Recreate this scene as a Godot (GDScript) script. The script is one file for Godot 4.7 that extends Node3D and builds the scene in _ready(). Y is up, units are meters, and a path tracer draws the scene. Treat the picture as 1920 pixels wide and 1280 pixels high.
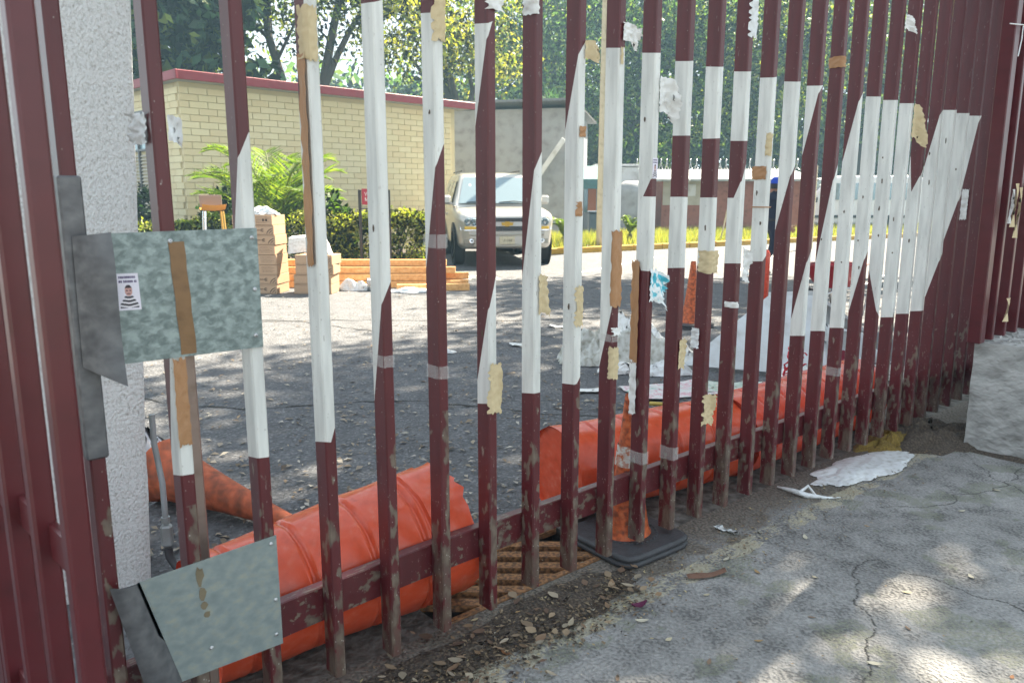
extends Node3D

# x to the right, z forward from the camera's foot, h up; the scene itself uses Godot's axes
const GATE_O := Vector2(-0.9411, 1.6467)
const GATE_U := Vector2(0.76210, 0.64746)
const GATE_N := Vector2(-0.64746, 0.76210)
const PITCH := 0.19
const BAR_D := 0.0645
const BAR_W := 0.0328

var M := {}
var rng := RandomNumberGenerator.new()
var used := {}


class MB:
	var v := PackedVector3Array()
	var n := PackedVector3Array()
	var c := PackedColorArray()
	var t := PackedVector2Array()
	var ix := PackedInt32Array()
	func vert(p: Vector3, nn: Vector3, col: Color, uv: Vector2) -> int:
		v.append(p); n.append(nn); c.append(col); t.append(uv)
		return v.size() - 1
	func face(i: int, j: int, k: int, nn: Vector3) -> void:
		var g := (v[k] - v[i]).cross(v[j] - v[i])
		if g.dot(nn) >= 0.0:
			ix.append(i); ix.append(j); ix.append(k)
		else:
			ix.append(i); ix.append(k); ix.append(j)
	func quad(a: Vector3, b: Vector3, cc: Vector3, d: Vector3, col := Color.WHITE, away = null, uvs = null) -> void:
		var nn := (cc - a).cross(b - a) + (d - a).cross(cc - a)
		if nn.length_squared() < 1e-16:
			return
		nn = nn.normalized()
		if away != null and nn.dot((a + b + cc + d) * 0.25 - away) < 0.0:
			nn = -nn
		var u: Array = uvs if uvs != null else [Vector2(0, 0), Vector2(1, 0), Vector2(1, 1), Vector2(0, 1)]
		var i := vert(a, nn, col, u[0]); vert(b, nn, col, u[1]); vert(cc, nn, col, u[2]); vert(d, nn, col, u[3])
		face(i, i + 1, i + 2, nn); face(i, i + 2, i + 3, nn)
	func tri(a: Vector3, b: Vector3, cc: Vector3, col := Color.WHITE, away = null) -> void:
		var nn := (cc - a).cross(b - a)
		if nn.length_squared() < 1e-16:
			return
		nn = nn.normalized()
		if away != null and nn.dot((a + b + cc) / 3.0 - away) < 0.0:
			nn = -nn
		var i := vert(a, nn, col, Vector2.ZERO); vert(b, nn, col, Vector2.RIGHT); vert(cc, nn, col, Vector2.ONE)
		face(i, i + 1, i + 2, nn)
	# box with chamfered edges
	func box(x: Transform3D, s: Vector3, col := Color.WHITE, ch := 0.0) -> void:
		var o := x.origin
		var h := s * 0.5
		if ch <= 0.0:
			for a in 3:
				for sg in [-1.0, 1.0]:
					var e := Vector3.ZERO; e[a] = sg * h[a]
					var p := Vector3.ZERO; p[(a + 1) % 3] = h[(a + 1) % 3]
					var q := Vector3.ZERO; q[(a + 2) % 3] = h[(a + 2) % 3]
					var w: float = s[(a + 1) % 3]
					var l: float = s[(a + 2) % 3]
					quad(x * (e - p - q), x * (e + p - q), x * (e + p + q), x * (e - p + q), col, o, [Vector2(0, 0), Vector2(w, 0), Vector2(w, l), Vector2(0, l)])
			return
		for a in 3:
			for sg in [-1.0, 1.0]:
				var e := Vector3.ZERO; e[a] = sg * h[a]
				var p := Vector3.ZERO; p[(a + 1) % 3] = h[(a + 1) % 3] - ch
				var q := Vector3.ZERO; q[(a + 2) % 3] = h[(a + 2) % 3] - ch
				quad(x * (e - p - q), x * (e + p - q), x * (e + p + q), x * (e - p + q), col, o)
		for a in 3:
			var b := (a + 1) % 3
			var k := (a + 2) % 3
			for s1 in [-1.0, 1.0]:
				for s2 in [-1.0, 1.0]:
					var p1 := Vector3.ZERO; p1[b] = s1 * h[b]; p1[k] = s2 * (h[k] - ch)
					var p2 := Vector3.ZERO; p2[b] = s1 * (h[b] - ch); p2[k] = s2 * h[k]
					var e := Vector3.ZERO; e[a] = h[a] - ch
					quad(x * (p1 - e), x * (p1 + e), x * (p2 + e), x * (p2 - e), col, o)
		for sx in [-1.0, 1.0]:
			for sy in [-1.0, 1.0]:
				for sz in [-1.0, 1.0]:
					var k := Vector3(sx * h.x, sy * h.y, sz * h.z)
					tri(x * (k - Vector3(0, sy * ch, sz * ch)), x * (k - Vector3(sx * ch, 0, sz * ch)), x * (k - Vector3(sx * ch, sy * ch, 0)), col, o)
	# rows of points joined into a smooth skin; closed rings face away from their middle, open sheets face up (or +flip)
	func grid(rows: Array, closed := false, col := Color.WHITE, side := Vector3.UP, cols = null, uv_scale := Vector2.ONE) -> void:
		var nr := rows.size()
		var nc: int = rows[0].size()
		var start := v.size()
		for i in nr:
			var mid := Vector3.ZERO
			for p in rows[i]:
				mid += p
			mid /= nc
			for j in nc:
				var p: Vector3 = rows[i][j]
				var l: Vector3 = rows[i][(j - 1 + nc) % nc] if closed or j > 0 else p
				var r: Vector3 = rows[i][(j + 1) % nc] if closed or j < nc - 1 else p
				var u: Vector3 = rows[max(i - 1, 0)][j]
				var d: Vector3 = rows[min(i + 1, nr - 1)][j]
				var nn := (r - l).cross(d - u)
				if nn.length_squared() < 1e-18:
					nn = p - mid if closed else side
				nn = nn.normalized()
				var want := p - mid if closed else side
				if nn.dot(want) < 0.0:
					nn = -nn
				vert(p, nn, cols[i][j] if cols != null else col, Vector2(float(j) / (nc if closed else nc - 1) * uv_scale.x, float(i) / maxi(nr - 1, 1) * uv_scale.y))
		for i in nr - 1:
			for j in (nc if closed else nc - 1):
				var a := start + i * nc + j
				var b := start + i * nc + (j + 1) % nc
				face(a, b, b + nc, n[a]); face(a, b + nc, a + nc, n[a])
	func cap(ring: Array, nn: Vector3, col := Color.WHITE) -> void:
		var mid := Vector3.ZERO
		for p in ring:
			mid += p
		mid /= ring.size()
		var k := vert(mid, nn, col, Vector2(.5, .5))
		var s := v.size()
		for p in ring:
			vert(p, nn, col, Vector2(.5, .5))
		for j in ring.size():
			face(k, s + j, s + (j + 1) % ring.size(), nn)
	func tube(pts: Array, radii: Array, seg := 8, col := Color.WHITE, caps := true) -> void:
		var rows := []
		var side := Vector3.ZERO
		for i in pts.size():
			var d: Vector3 = (pts[min(i + 1, pts.size() - 1)] - pts[max(i - 1, 0)]).normalized()
			if side == Vector3.ZERO:
				side = d.cross(Vector3.UP if absf(d.y) < 0.9 else Vector3.RIGHT).normalized()
			side = (side - d * side.dot(d)).normalized()
			var o := d.cross(side)
			var ring := []
			for k in seg:
				var a := TAU * k / seg
				ring.append(pts[i] + (side * cos(a) + o * sin(a)) * radii[i % radii.size()])
			rows.append(ring)
		grid(rows, true, col)
		if caps:
			cap(rows[0], (pts[0] - pts[1]).normalized(), col)
			cap(rows[-1], (pts[-1] - pts[-2]).normalized(), col)
	# profile = [radius, height along axis] turned round axis
	func lathe(x: Transform3D, profile: Array, seg := 24, col := Color.WHITE, cols = null) -> void:
		var rows := []
		var rc := []
		for i in profile.size():
			var ring := []
			var cr := []
			for k in seg:
				var a := TAU * k / seg
				ring.append(x * Vector3(cos(a) * profile[i][0], profile[i][1], sin(a) * profile[i][0]))
				cr.append(cols[i] if cols != null else col)
			rows.append(ring); rc.append(cr)
		grid(rows, true, col, Vector3.UP, rc)
	# flat outline with thickness along dir
	func slab(outline: Array, dir: Vector3, col := Color.WHITE) -> void:
		var mid := Vector3.ZERO
		for p in outline:
			mid += p
		mid = mid / outline.size() + dir * 0.5
		var far := []
		for p in outline:
			far.append(p + dir)
		cap(outline, -dir.normalized(), col)
		cap(far, dir.normalized(), col)
		for i in outline.size():
			var j := (i + 1) % outline.size()
			quad(outline[i], outline[j], far[j], far[i], col, mid)
	func mesh() -> ArrayMesh:
		var a := []
		a.resize(Mesh.ARRAY_MAX)
		a[Mesh.ARRAY_VERTEX] = v
		a[Mesh.ARRAY_NORMAL] = n
		a[Mesh.ARRAY_COLOR] = c
		a[Mesh.ARRAY_TEX_UV] = t
		a[Mesh.ARRAY_INDEX] = ix
		var m := ArrayMesh.new()
		m.add_surface_from_arrays(Mesh.PRIMITIVE_TRIANGLES, a)
		return m


func G(x: float, h: float, z: float) -> Vector3:
	return Vector3(x, h, -z)

# a point by the gate: n bars along it, off metres behind its front face, h above the ground
func GP(n: float, off: float, h: float) -> Vector3:
	var q := GATE_O + GATE_U * (PITCH * n) + GATE_N * off
	return Vector3(q.x, h, -q.y)

func gu() -> Vector3:
	return Vector3(GATE_U.x, 0, -GATE_U.y)

func gn() -> Vector3:
	return Vector3(GATE_N.x, 0, -GATE_N.y)

func gate_basis() -> Basis:   # x along the gate, y up, z towards the street
	return Basis(gu(), Vector3.UP, -gn())

func numbered(called: String) -> String:
	var k: int = used.get(called, 0)
	used[called] = k + 1
	return called if k == 0 else "%s_%03d" % [called, k]

func obj(called: String, mesh: Mesh, m: Material, parent: Node = null) -> MeshInstance3D:
	var o := MeshInstance3D.new()
	o.mesh = mesh
	o.name = called if parent else numbered(called)
	o.material_override = m
	(parent if parent else self).add_child(o, true)
	return o

func put(called: String, mb: MB, m: Material, parent: Node = null) -> MeshInstance3D:
	return obj(called, mb.mesh(), m, parent)

func base(called: String, at := Vector3.ZERO, turn := 0.0) -> Node3D:
	var o := Node3D.new()
	o.name = numbered(called)
	add_child(o)
	o.position = at
	o.rotation.y = turn
	return o

func tag(o: Node, label: String, category: String, group := "") -> Node:
	o.set_meta("label", label)
	o.set_meta("category", category)
	if group:
		o.set_meta("group", group)
	return o

func structure(o: Node, label := "") -> Node:
	o.set_meta("kind", "structure")
	if label:
		o.set_meta("label", label)
	return o

func lin(r: float, g: float, b: float) -> Color:
	return Color(r, g, b).linear_to_srgb()

func X(at: Vector3, b := Basis.IDENTITY) -> Transform3D:
	return Transform3D(b, at)

func ry(a: float) -> Basis:
	return Basis(Vector3.UP, a)

func noise(freq: float, s: int, kind := FastNoiseLite.TYPE_SIMPLEX_SMOOTH, oct := 4) -> FastNoiseLite:
	var f := FastNoiseLite.new()
	f.noise_type = kind
	f.frequency = freq
	f.seed = s
	f.fractal_octaves = oct
	f.fractal_type = FastNoiseLite.FRACTAL_FBM if oct > 1 else FastNoiseLite.FRACTAL_NONE
	return f

# a tile of noise drawn in colours (linear values)
func ntex(size: int, f: FastNoiseLite, stops: Array, cols: Array, normal := false, bump := 4.0) -> NoiseTexture2D:
	var t := NoiseTexture2D.new()
	t.width = size
	t.height = size
	t.seamless = true
	t.generate_mipmaps = true
	t.noise = f
	if normal:
		t.as_normal_map = true
		t.bump_strength = bump
	else:
		var g := Gradient.new()
		var cc := PackedColorArray()
		for k in cols:
			cc.append(k.linear_to_srgb())
		g.offsets = PackedFloat32Array(stops)
		g.colors = cc
		t.color_ramp = g
	return t

func mat(col: Color, rough := 0.7, metal := 0.0) -> StandardMaterial3D:
	var m := StandardMaterial3D.new()
	m.albedo_color = col.linear_to_srgb()
	m.roughness = rough
	m.metallic = metal
	return m

func vmat(rough := 0.7, metal := 0.0) -> StandardMaterial3D:
	var m := mat(Color.WHITE, rough, metal)
	m.vertex_color_use_as_albedo = true
	return m

func textured(m: StandardMaterial3D, tex: Texture2D, scale: float, nrm: Texture2D = null, ns := 1.0) -> StandardMaterial3D:
	m.albedo_texture = tex
	m.uv1_triplanar = true
	m.uv1_world_triplanar = true
	m.uv1_scale = Vector3.ONE * scale
	if nrm:
		m.normal_enabled = true
		m.normal_texture = nrm
		m.normal_scale = ns
	return m


func make_materials() -> void:
	var grime := ntex(512, noise(0.012, 3, FastNoiseLite.TYPE_SIMPLEX_SMOOTH, 5), [0.0, 0.35, 0.6, 1.0], [Color(.55, .52, .48), Color(.86, .85, .83), Color(.97, .97, .97), Color(1, 1, 1)])
	var fine := ntex(512, noise(0.09, 5, FastNoiseLite.TYPE_SIMPLEX_SMOOTH, 4), [0.0, 0.5, 1.0], [Color(.7, .7, .7), Color(.93, .93, .93), Color(1, 1, 1)])
	var fine_n := ntex(512, noise(0.06, 9, FastNoiseLite.TYPE_SIMPLEX_SMOOTH, 5), [], [], true, 3.0)
	var stucco_n := ntex(512, noise(0.05, 11, FastNoiseLite.TYPE_SIMPLEX, 4), [], [], true, 14.0)
	M.grime = grime
	M.fine = fine
	M.fine_n = fine_n

	# gate paint: maroon and white come with the mesh; mud, scuffs, chips and paint specks lie over them
	var p := vmat(0.42)
	p.albedo_texture = bar_wear_base()
	var over: Array = bar_wear()
	p.detail_enabled = true
	p.detail_albedo = over[0]
	p.detail_mask = over[1]
	p.detail_blend_mode = BaseMaterial3D.BLEND_MODE_MIX
	p.clearcoat_enabled = true
	p.clearcoat = 0.12
	p.clearcoat_roughness = 0.3
	M.paint = p

	var sp := noise(0.03, 4, FastNoiseLite.TYPE_SIMPLEX, 3)
	sp.domain_warp_enabled = true
	sp.domain_warp_amplitude = 34.0
	sp.domain_warp_frequency = 0.045
	M.galv = textured(mat(Color(.95, 1.0, .99), .45, .4), ntex(512, sp, [0.0, .38, .44, .52, .58, .66, 1.0], [Color(.13, .16, .158), Color(.165, .198, .195), Color(.205, .24, .237), Color(.215, .25, .247), Color(.29, .33, .325), Color(.30, .345, .34), Color(.38, .425, .42)]), 2.4)
	M.galv_dull = textured(mat(Color(1, 1, 1), .55, .3), ntex(512, noise(0.02, 17), [0.0, 0.42, 0.6, .78, 1.0], [Color(.19, .225, .22), Color(.235, .275, .268), Color(.27, .31, .30), Color(.32, .33, .28), Color(.37, .36, .28)]), 2.8)
	M.dark_and_shaded_steel = textured(mat(Color(1, 1, 1), .5, .5), ntex(512, noise(0.02, 21), [0.0, .5, 1.0], [Color(.08, .08, .085), Color(.14, .14, .145), Color(.23, .23, .23)]), 2.0)
	M.chip = textured(mat(Color(.12, .085, .06), .9), fine, 9.0)
	M.rusty = textured(mat(Color(1, 1, 1), .85), ntex(512, noise(0.03, 23), [0.0, .4, .6, 1.0], [Color(.06, .035, .022), Color(.15, .075, .035), Color(.28, .13, .05), Color(.36, .2, .09)]), 3.0)
	M.stucco = textured(mat(Color(.86, .865, .86), .92), ntex(512, noise(0.035, 27, FastNoiseLite.TYPE_SIMPLEX, 5), [0.0, .26, .36, 1.0], [Color(.38, .37, .35), Color(.64, .64, .62), Color(.78, .79, .79), Color(.83, .83, .83)]), 1.5, stucco_n, .4)
	M.stucco.uv1_scale = Vector3(4.2, 1.9, 4.2)
	M.orange_plastic = scuffed(Color(.63, .082, .03), .24)
	M.red_plastic = scuffed(Color(.6, .06, .025), .25)
	M.cone_orange = textured(mat(Color(1, 1, 1), .6), ntex(512, noise(0.02, 43, FastNoiseLite.TYPE_SIMPLEX, 6), [0.0, .36, .5, .66, 1.0], [Color(.06, .03, .018), Color(.3, .06, .018), Color(.5, .09, .02), Color(.58, .12, .03), Color(.6, .2, .08)]), 2.2)
	M.cone_old = textured(mat(Color(1, 1, 1), .7), ntex(512, noise(0.02, 41), [0.0, .4, .65, 1.0], [Color(.14, .045, .02), Color(.32, .075, .03), Color(.48, .1, .035), Color(.55, .18, .09)]), 1.6)
	M.rubber = textured(mat(Color(.5, .5, .5), .6), grime, 2.0, fine_n, .5)
	M.rubber.albedo_color = Color(.05, .05, .055).linear_to_srgb()
	M.maroon = mat(Color(.28, .012, .03), .5)
	M.fascia = textured(mat(Color(.26, .022, .034), .5), grime, .6)
	M.brick = vmat(.9)
	textured(M.brick, fine, 3.0, fine_n, .6)
	M.mortar = mat(Color(.56, .475, .29), .95)
	M.cardboard = textured(mat(Color(.42, .27, .16), .85), fine, 2.0)
	M.kraft = textured(mat(Color(.42, .22, .1), .55), fine, 6.0)
	M.masking = textured(mat(Color(.62, .5, .3), .75), fine, 9.0)
	M.paper = textured(mat(Color(.78, .78, .76), .8), grime, 3.0)
	M.plastic = textured(mat(Color(.75, .77, .78), .35), grime, 3.0)
	M.plastic.backlight_enabled = true
	M.plastic.backlight = Color(.25, .25, .25)
	var cl := mat(Color(.85, .83, .8), .2)
	cl.transparency = BaseMaterial3D.TRANSPARENCY_ALPHA
	cl.albedo_color.a = .22
	M.clear = cl
	M.print = mat(Color.WHITE, .8)
	M.print.albedo_texture = print_tex()
	M.wood = textured(mat(Color(1, 1, 1), .75), ntex(512, noise(0.02, 51), [0.0, .5, 1.0], [Color(.52, .25, .08), Color(.68, .36, .13), Color(.76, .46, .2)]), 1.4)
	M.pale_wood = textured(mat(Color(.55, .47, .33), .85), grime, .8)
	M.white_metal = textured(mat(Color(.78, .79, .8), .4), grime, .7)
	M.metal = mat(Color(.5, .5, .5), .35, .8)
	M.black = mat(Color(.015, .015, .017), .5)
	M.chrome = mat(Color(.8, .8, .82), .1, 1.0)
	M.tyre = mat(Color(.02, .02, .02), .85)
	M.glass = mat(Color(.25, .32, .35), .04)
	M.glass.metallic = .35
	M.car = mat(Color(.5, .48, .44), .28, .35)
	M.car.clearcoat_enabled = true
	M.car.clearcoat = .7
	M.car.clearcoat_roughness = .06
	M.van = mat(Color(.74, .75, .76), .3)
	M.leaf = leafmat()
	M.bark = textured(mat(Color(.055, .042, .034), .95), fine, 2.0, fine_n, 1.0)
	M.soil = textured(mat(Color(1, 1, 1), .97), ntex(512, noise(0.06, 61, FastNoiseLite.TYPE_SIMPLEX, 5), [0.0, .45, .7, 1.0], [Color(.022, .017, .013), Color(.06, .045, .035), Color(.11, .085, .06), Color(.2, .16, .11)]), 1.8, fine_n, 1.5)
	M.moss = textured(mat(Color(1, 1, 1), .97), ntex(512, noise(0.05, 63, FastNoiseLite.TYPE_SIMPLEX, 5), [0.0, .5, 1.0], [Color(.05, .035, .012), Color(.2, .13, .025), Color(.3, .22, .05)]), 3.0, fine_n, 1.5)
	M.rough_concrete = textured(mat(Color(1, 1, 1), .92), ntex(512, noise(0.014, 67, FastNoiseLite.TYPE_SIMPLEX, 6), [0.0, .38, .6, 1.0], [Color(.15, .145, .135), Color(.33, .325, .31), Color(.42, .415, .40), Color(.5, .49, .475)]), .8, fine_n, 1.4)
	M.dirty_concrete = textured(mat(Color(1, 1, 1), .95), ntex(512, noise(0.02, 69, FastNoiseLite.TYPE_SIMPLEX, 6), [0.0, .38, .6, 1.0], [Color(.04, .034, .028), Color(.09, .08, .068), Color(.13, .12, .105), Color(.2, .19, .175)]), 1.1, fine_n, 1.0)
	M.grey_wall = textured(mat(Color(.33, .34, .36), .9), grime, .35)
	M.white_wall = textured(mat(Color(.7, .71, .72), .9), grime, .3)
	M.cream_wall = textured(mat(Color(.48, .44, .36), .9), grime, .3)
	M.red_brick = textured(mat(Color(.33, .12, .08), .9), grime, .7)
	M.roof_sheet = textured(mat(Color(.36, .385, .4), .5, .2), grime, .5)
	M.teal = textured(mat(Color(.06, .15, .16), .8), grime, .6)
	M.bin = mat(Color(.06, .09, .13), .5)
	M.yellow_kerb = textured(mat(Color(.52, .3, .04), .85), grime, 1.1)
	M.cloth = textured(mat(Color(.55, .55, .52), .95), ntex(512, noise(0.018, 71), [0.0, .35, .55, 1.0], [Color(.32, .3, .24), Color(.62, .6, .54), Color(.9, .9, .88), Color(1, 1, 1)]), 1.6)
	M.foam = textured(mat(Color(.7, .735, .755), .6), grime, 1.0)
	M.straw = mat(Color(.45, .36, .17), .9)
	M.net = mat(Color(.55, .02, .04), .6)
	M.navy = vmat(.85)
	M.earth = textured(mat(Color(.12, .1, .07), .98), grime, .05)


func cellular(freq: float, s: int) -> FastNoiseLite:
	var f := noise(freq, s, FastNoiseLite.TYPE_CELLULAR, 1)
	f.cellular_return_type = FastNoiseLite.RETURN_CELL_VALUE
	f.cellular_jitter = 1.0
	f.domain_warp_enabled = true
	f.domain_warp_amplitude = 9.0
	f.domain_warp_frequency = 0.03
	return f

func scuffed(c: Color, rough: float) -> StandardMaterial3D:
	var f := noise(0.02, int(c.r * 1000), FastNoiseLite.TYPE_SIMPLEX, 6)
	var m := textured(mat(Color(1, 1, 1), rough), ntex(512, f, [0.0, .3, .55, .72, 1.0], [c * .7, c * .94, c, c.lerp(Color(.75, .5, .4), .05), c.lerp(Color(.7, .55, .45), .22)]), 1.3)
	m.subsurf_scatter_enabled = true
	m.subsurf_scatter_strength = 0.08
	return m

func leafmat() -> StandardMaterial3D:
	var m := vmat(.55)
	m.cull_mode = BaseMaterial3D.CULL_DISABLED
	m.backlight_enabled = true
	m.backlight = Color(.98, 1.0, .6)
	return m

func bar_wear_base() -> ImageTexture:
	var im := Image.create(256, 512, false, Image.FORMAT_RGB8)
	var f := noise(0.03, 101, FastNoiseLite.TYPE_SIMPLEX, 5)
	for y in 512:
		for x in 256:
			var k := 0.965 + 0.09 * f.get_noise_2d(x * 2.0, y * 0.5)
			k = clampf(k, .8, 1.0)
			im.set_pixel(x, y, Color(k, k, k * .985))
	im.generate_mipmaps()
	return ImageTexture.create_from_image(im)

# dried mud low down, grey scuffs, bare-primer chips and white paint specks; v runs 0..1 over three metres from the ground up
func bar_wear() -> Array:
	var w := 512
	var h := 1024
	var col := Image.create(w, h, false, Image.FORMAT_RGBA8)
	var mask := Image.create(w, h, false, Image.FORMAT_RGB8)
	var f := noise(0.045, 103, FastNoiseLite.TYPE_SIMPLEX, 5)
	var g := noise(0.02, 105, FastNoiseLite.TYPE_SIMPLEX, 4)
	for y in h:
		var m := y * 3.0 / h
		for x in w:
			var a := f.get_noise_2d(x * 0.8, y * 0.7)
			var b := g.get_noise_2d(x * 0.6 + 500.0, y * 0.35)
			var c := Color(.15, .12, .085)
			var s := 0.0
			var fx := fmod(x * 4.0 / w, 1.0)
			var front := fx > .32 and fx < .51   # the narrow street side is caked highest
			if m < .72 and a + b * .9 > (-0.72 + m * 1.75 if front else -0.55 + m * 2.3):
				s = clampf(.62 + .5 * a, .3, .8)
				c = Color(.13, .108, .08) * (0.8 + 0.8 * absf(a))
			elif a > .72:
				s = .3; c = Color(.32, .29, .27)
			c.a = 1.0
			col.set_pixel(x, y, c.linear_to_srgb())
			mask.set_pixel(x, y, Color(s, s, s))
	var r := RandomNumberGenerator.new()
	r.seed = 77
	for k in 800:
		var y := int(h * pow(r.randf(), 2.2) * .7)
		var x := r.randi() % w
		col.fill_rect(Rect2i(x, y, 1 + r.randi() % 2, 1), Color(.8, .8, .78))
		mask.fill_rect(Rect2i(x, y, 1 + r.randi() % 2, 1), Color(.75, .75, .75))
	for k in 60:
		var y := r.randi() % h
		var x := r.randi() % w
		var l := 3 + r.randi() % 12
		var c := Color(.72, .68, .68) if r.randf() < .5 else Color(.2, .17, .15)
		for i in l:
			col.set_pixel((x + int(i * r.randf_range(-.3, .5)) + w) % w, (y + i) % h, c)
			mask.set_pixel((x + int(i * r.randf_range(-.3, .5)) + w) % w, (y + i) % h, Color(.7, .7, .7))
	col.generate_mipmaps()
	mask.generate_mipmaps()
	return [ImageTexture.create_from_image(col), ImageTexture.create_from_image(mask)]

func print_tex() -> ImageTexture:
	var im := Image.create(64, 64, false, Image.FORMAT_RGB8)
	im.fill(Color(.88, .9, .9))
	var f := noise(.06, 9)
	for y in 64:
		for x in 64:
			var k := f.get_noise_2d(x, y) + (y - 34) * .012
			if k > .02 and y < 58:
				im.set_pixel(x, y, Color(.25, .66, .74).lerp(Color(.85, .9, .9), clampf(.5 - k, 0, 1)))
	return ImageTexture.create_from_image(im)

func _ready() -> void:
	rng.seed = 20240
	make_camera_and_light()
	make_materials()
	make_ground()
	make_building()
	make_back_yard()
	make_trees()
	make_gate()
	make_left_leaf()
	make_post()
	make_block_and_fence()
	make_drums_and_cones()
	make_car()
	make_vans()
	make_person()
	make_boxes_and_lumber()
	make_plants()
	make_debris()
	make_litter()


func make_camera_and_light() -> void:
	var cam := Camera3D.new()
	cam.name = "camera"
	cam.position = Vector3(0, 1.43, 0)
	cam.rotation_degrees = Vector3(-10.7, 0, 0)
	var at := CameraAttributesPhysical.new()
	at.frustum_focal_length = 27.25
	at.frustum_focus_distance = 3.4
	at.frustum_near = 0.05
	at.frustum_far = 400.0
	at.exposure_aperture = 5.6
	cam.attributes = at
	add_child(cam)
	cam.current = true
	var env := Environment.new()
	env.background_mode = Environment.BG_SKY
	var sm := ProceduralSkyMaterial.new()
	sm.sky_top_color = Color(.70, .74, .79)
	sm.sky_horizon_color = Color(.92, .93, .94)
	sm.sky_curve = .2
	sm.ground_bottom_color = Color(.3, .29, .27)
	sm.ground_horizon_color = Color(.6, .6, .58)
	sm.sky_energy_multiplier = 1.0
	env.sky = Sky.new()
	env.sky.sky_material = sm
	env.background_energy_multiplier = .4
	env.tonemap_mode = Environment.TONE_MAPPER_LINEAR
	env.tonemap_exposure = 6.0
	env.fog_enabled = true
	env.fog_density = 0.003
	env.fog_light_color = Color(.66, .82, .90)
	env.sdfgi_enabled = true
	env.ssao_enabled = true
	env.ssil_enabled = true
	var we := WorldEnvironment.new()
	we.name = "world_environment"
	we.environment = env
	add_child(we)
	var sun := DirectionalLight3D.new()
	sun.name = "sun"
	sun.light_energy = 1.6
	sun.light_color = Color(1.0, .95, .86)
	sun.light_angular_distance = .53
	sun.shadow_enabled = true
	add_child(sun)
	# towards the sun: right and ahead, 46 degrees up
	var to := Vector3(sin(deg_to_rad(42)) * cos(deg_to_rad(46)), sin(deg_to_rad(46)), -cos(deg_to_rad(42)) * cos(deg_to_rad(46)))
	sun.look_at_from_position(to * 50.0, Vector3.ZERO, Vector3.UP)


func sheet(called: String, u0: float, u1: float, o0: float, o1: float, h: float, m: Material, uvo := Vector2.ZERO, uvs := Vector2.ONE, parent: Node = null, thick := 0.0, nu := 1, no := 1) -> MeshInstance3D:
	var mb := MB.new()
	for i in nu:
		for j in no:
			var a0 := lerpf(u0, u1, float(i) / nu)
			var a1 := lerpf(u0, u1, float(i + 1) / nu)
			var b0 := lerpf(o0, o1, float(j) / no)
			var b1 := lerpf(o0, o1, float(j + 1) / no)
			var uv := []
			var pp := []
			for c in [[a0, b0], [a1, b0], [a1, b1], [a0, b1]]:
				pp.append(GP(c[0] / PITCH, c[1], h))
				uv.append(Vector2((c[0] - uvo.x) * uvs.x, (c[1] - uvo.y) * uvs.y))
			mb.quad(pp[0], pp[1], pp[2], pp[3], Color.WHITE, pp[0] + Vector3(0, -1, 0), uv)
	if thick > 0.0:
		var c := [GP(u0 / PITCH, o0, h), GP(u1 / PITCH, o0, h), GP(u1 / PITCH, o1, h), GP(u0 / PITCH, o1, h)]
		var mid: Vector3 = (c[0] + c[2]) * .5 + Vector3(0, -thick * .5, 0)
		for k in 4:
			var d := Vector3(0, -thick, 0)
			mb.quad(c[k], c[(k + 1) % 4], c[(k + 1) % 4] + d, c[k] + d, Color.WHITE, mid)
	return put(called, mb, m, parent)

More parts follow.
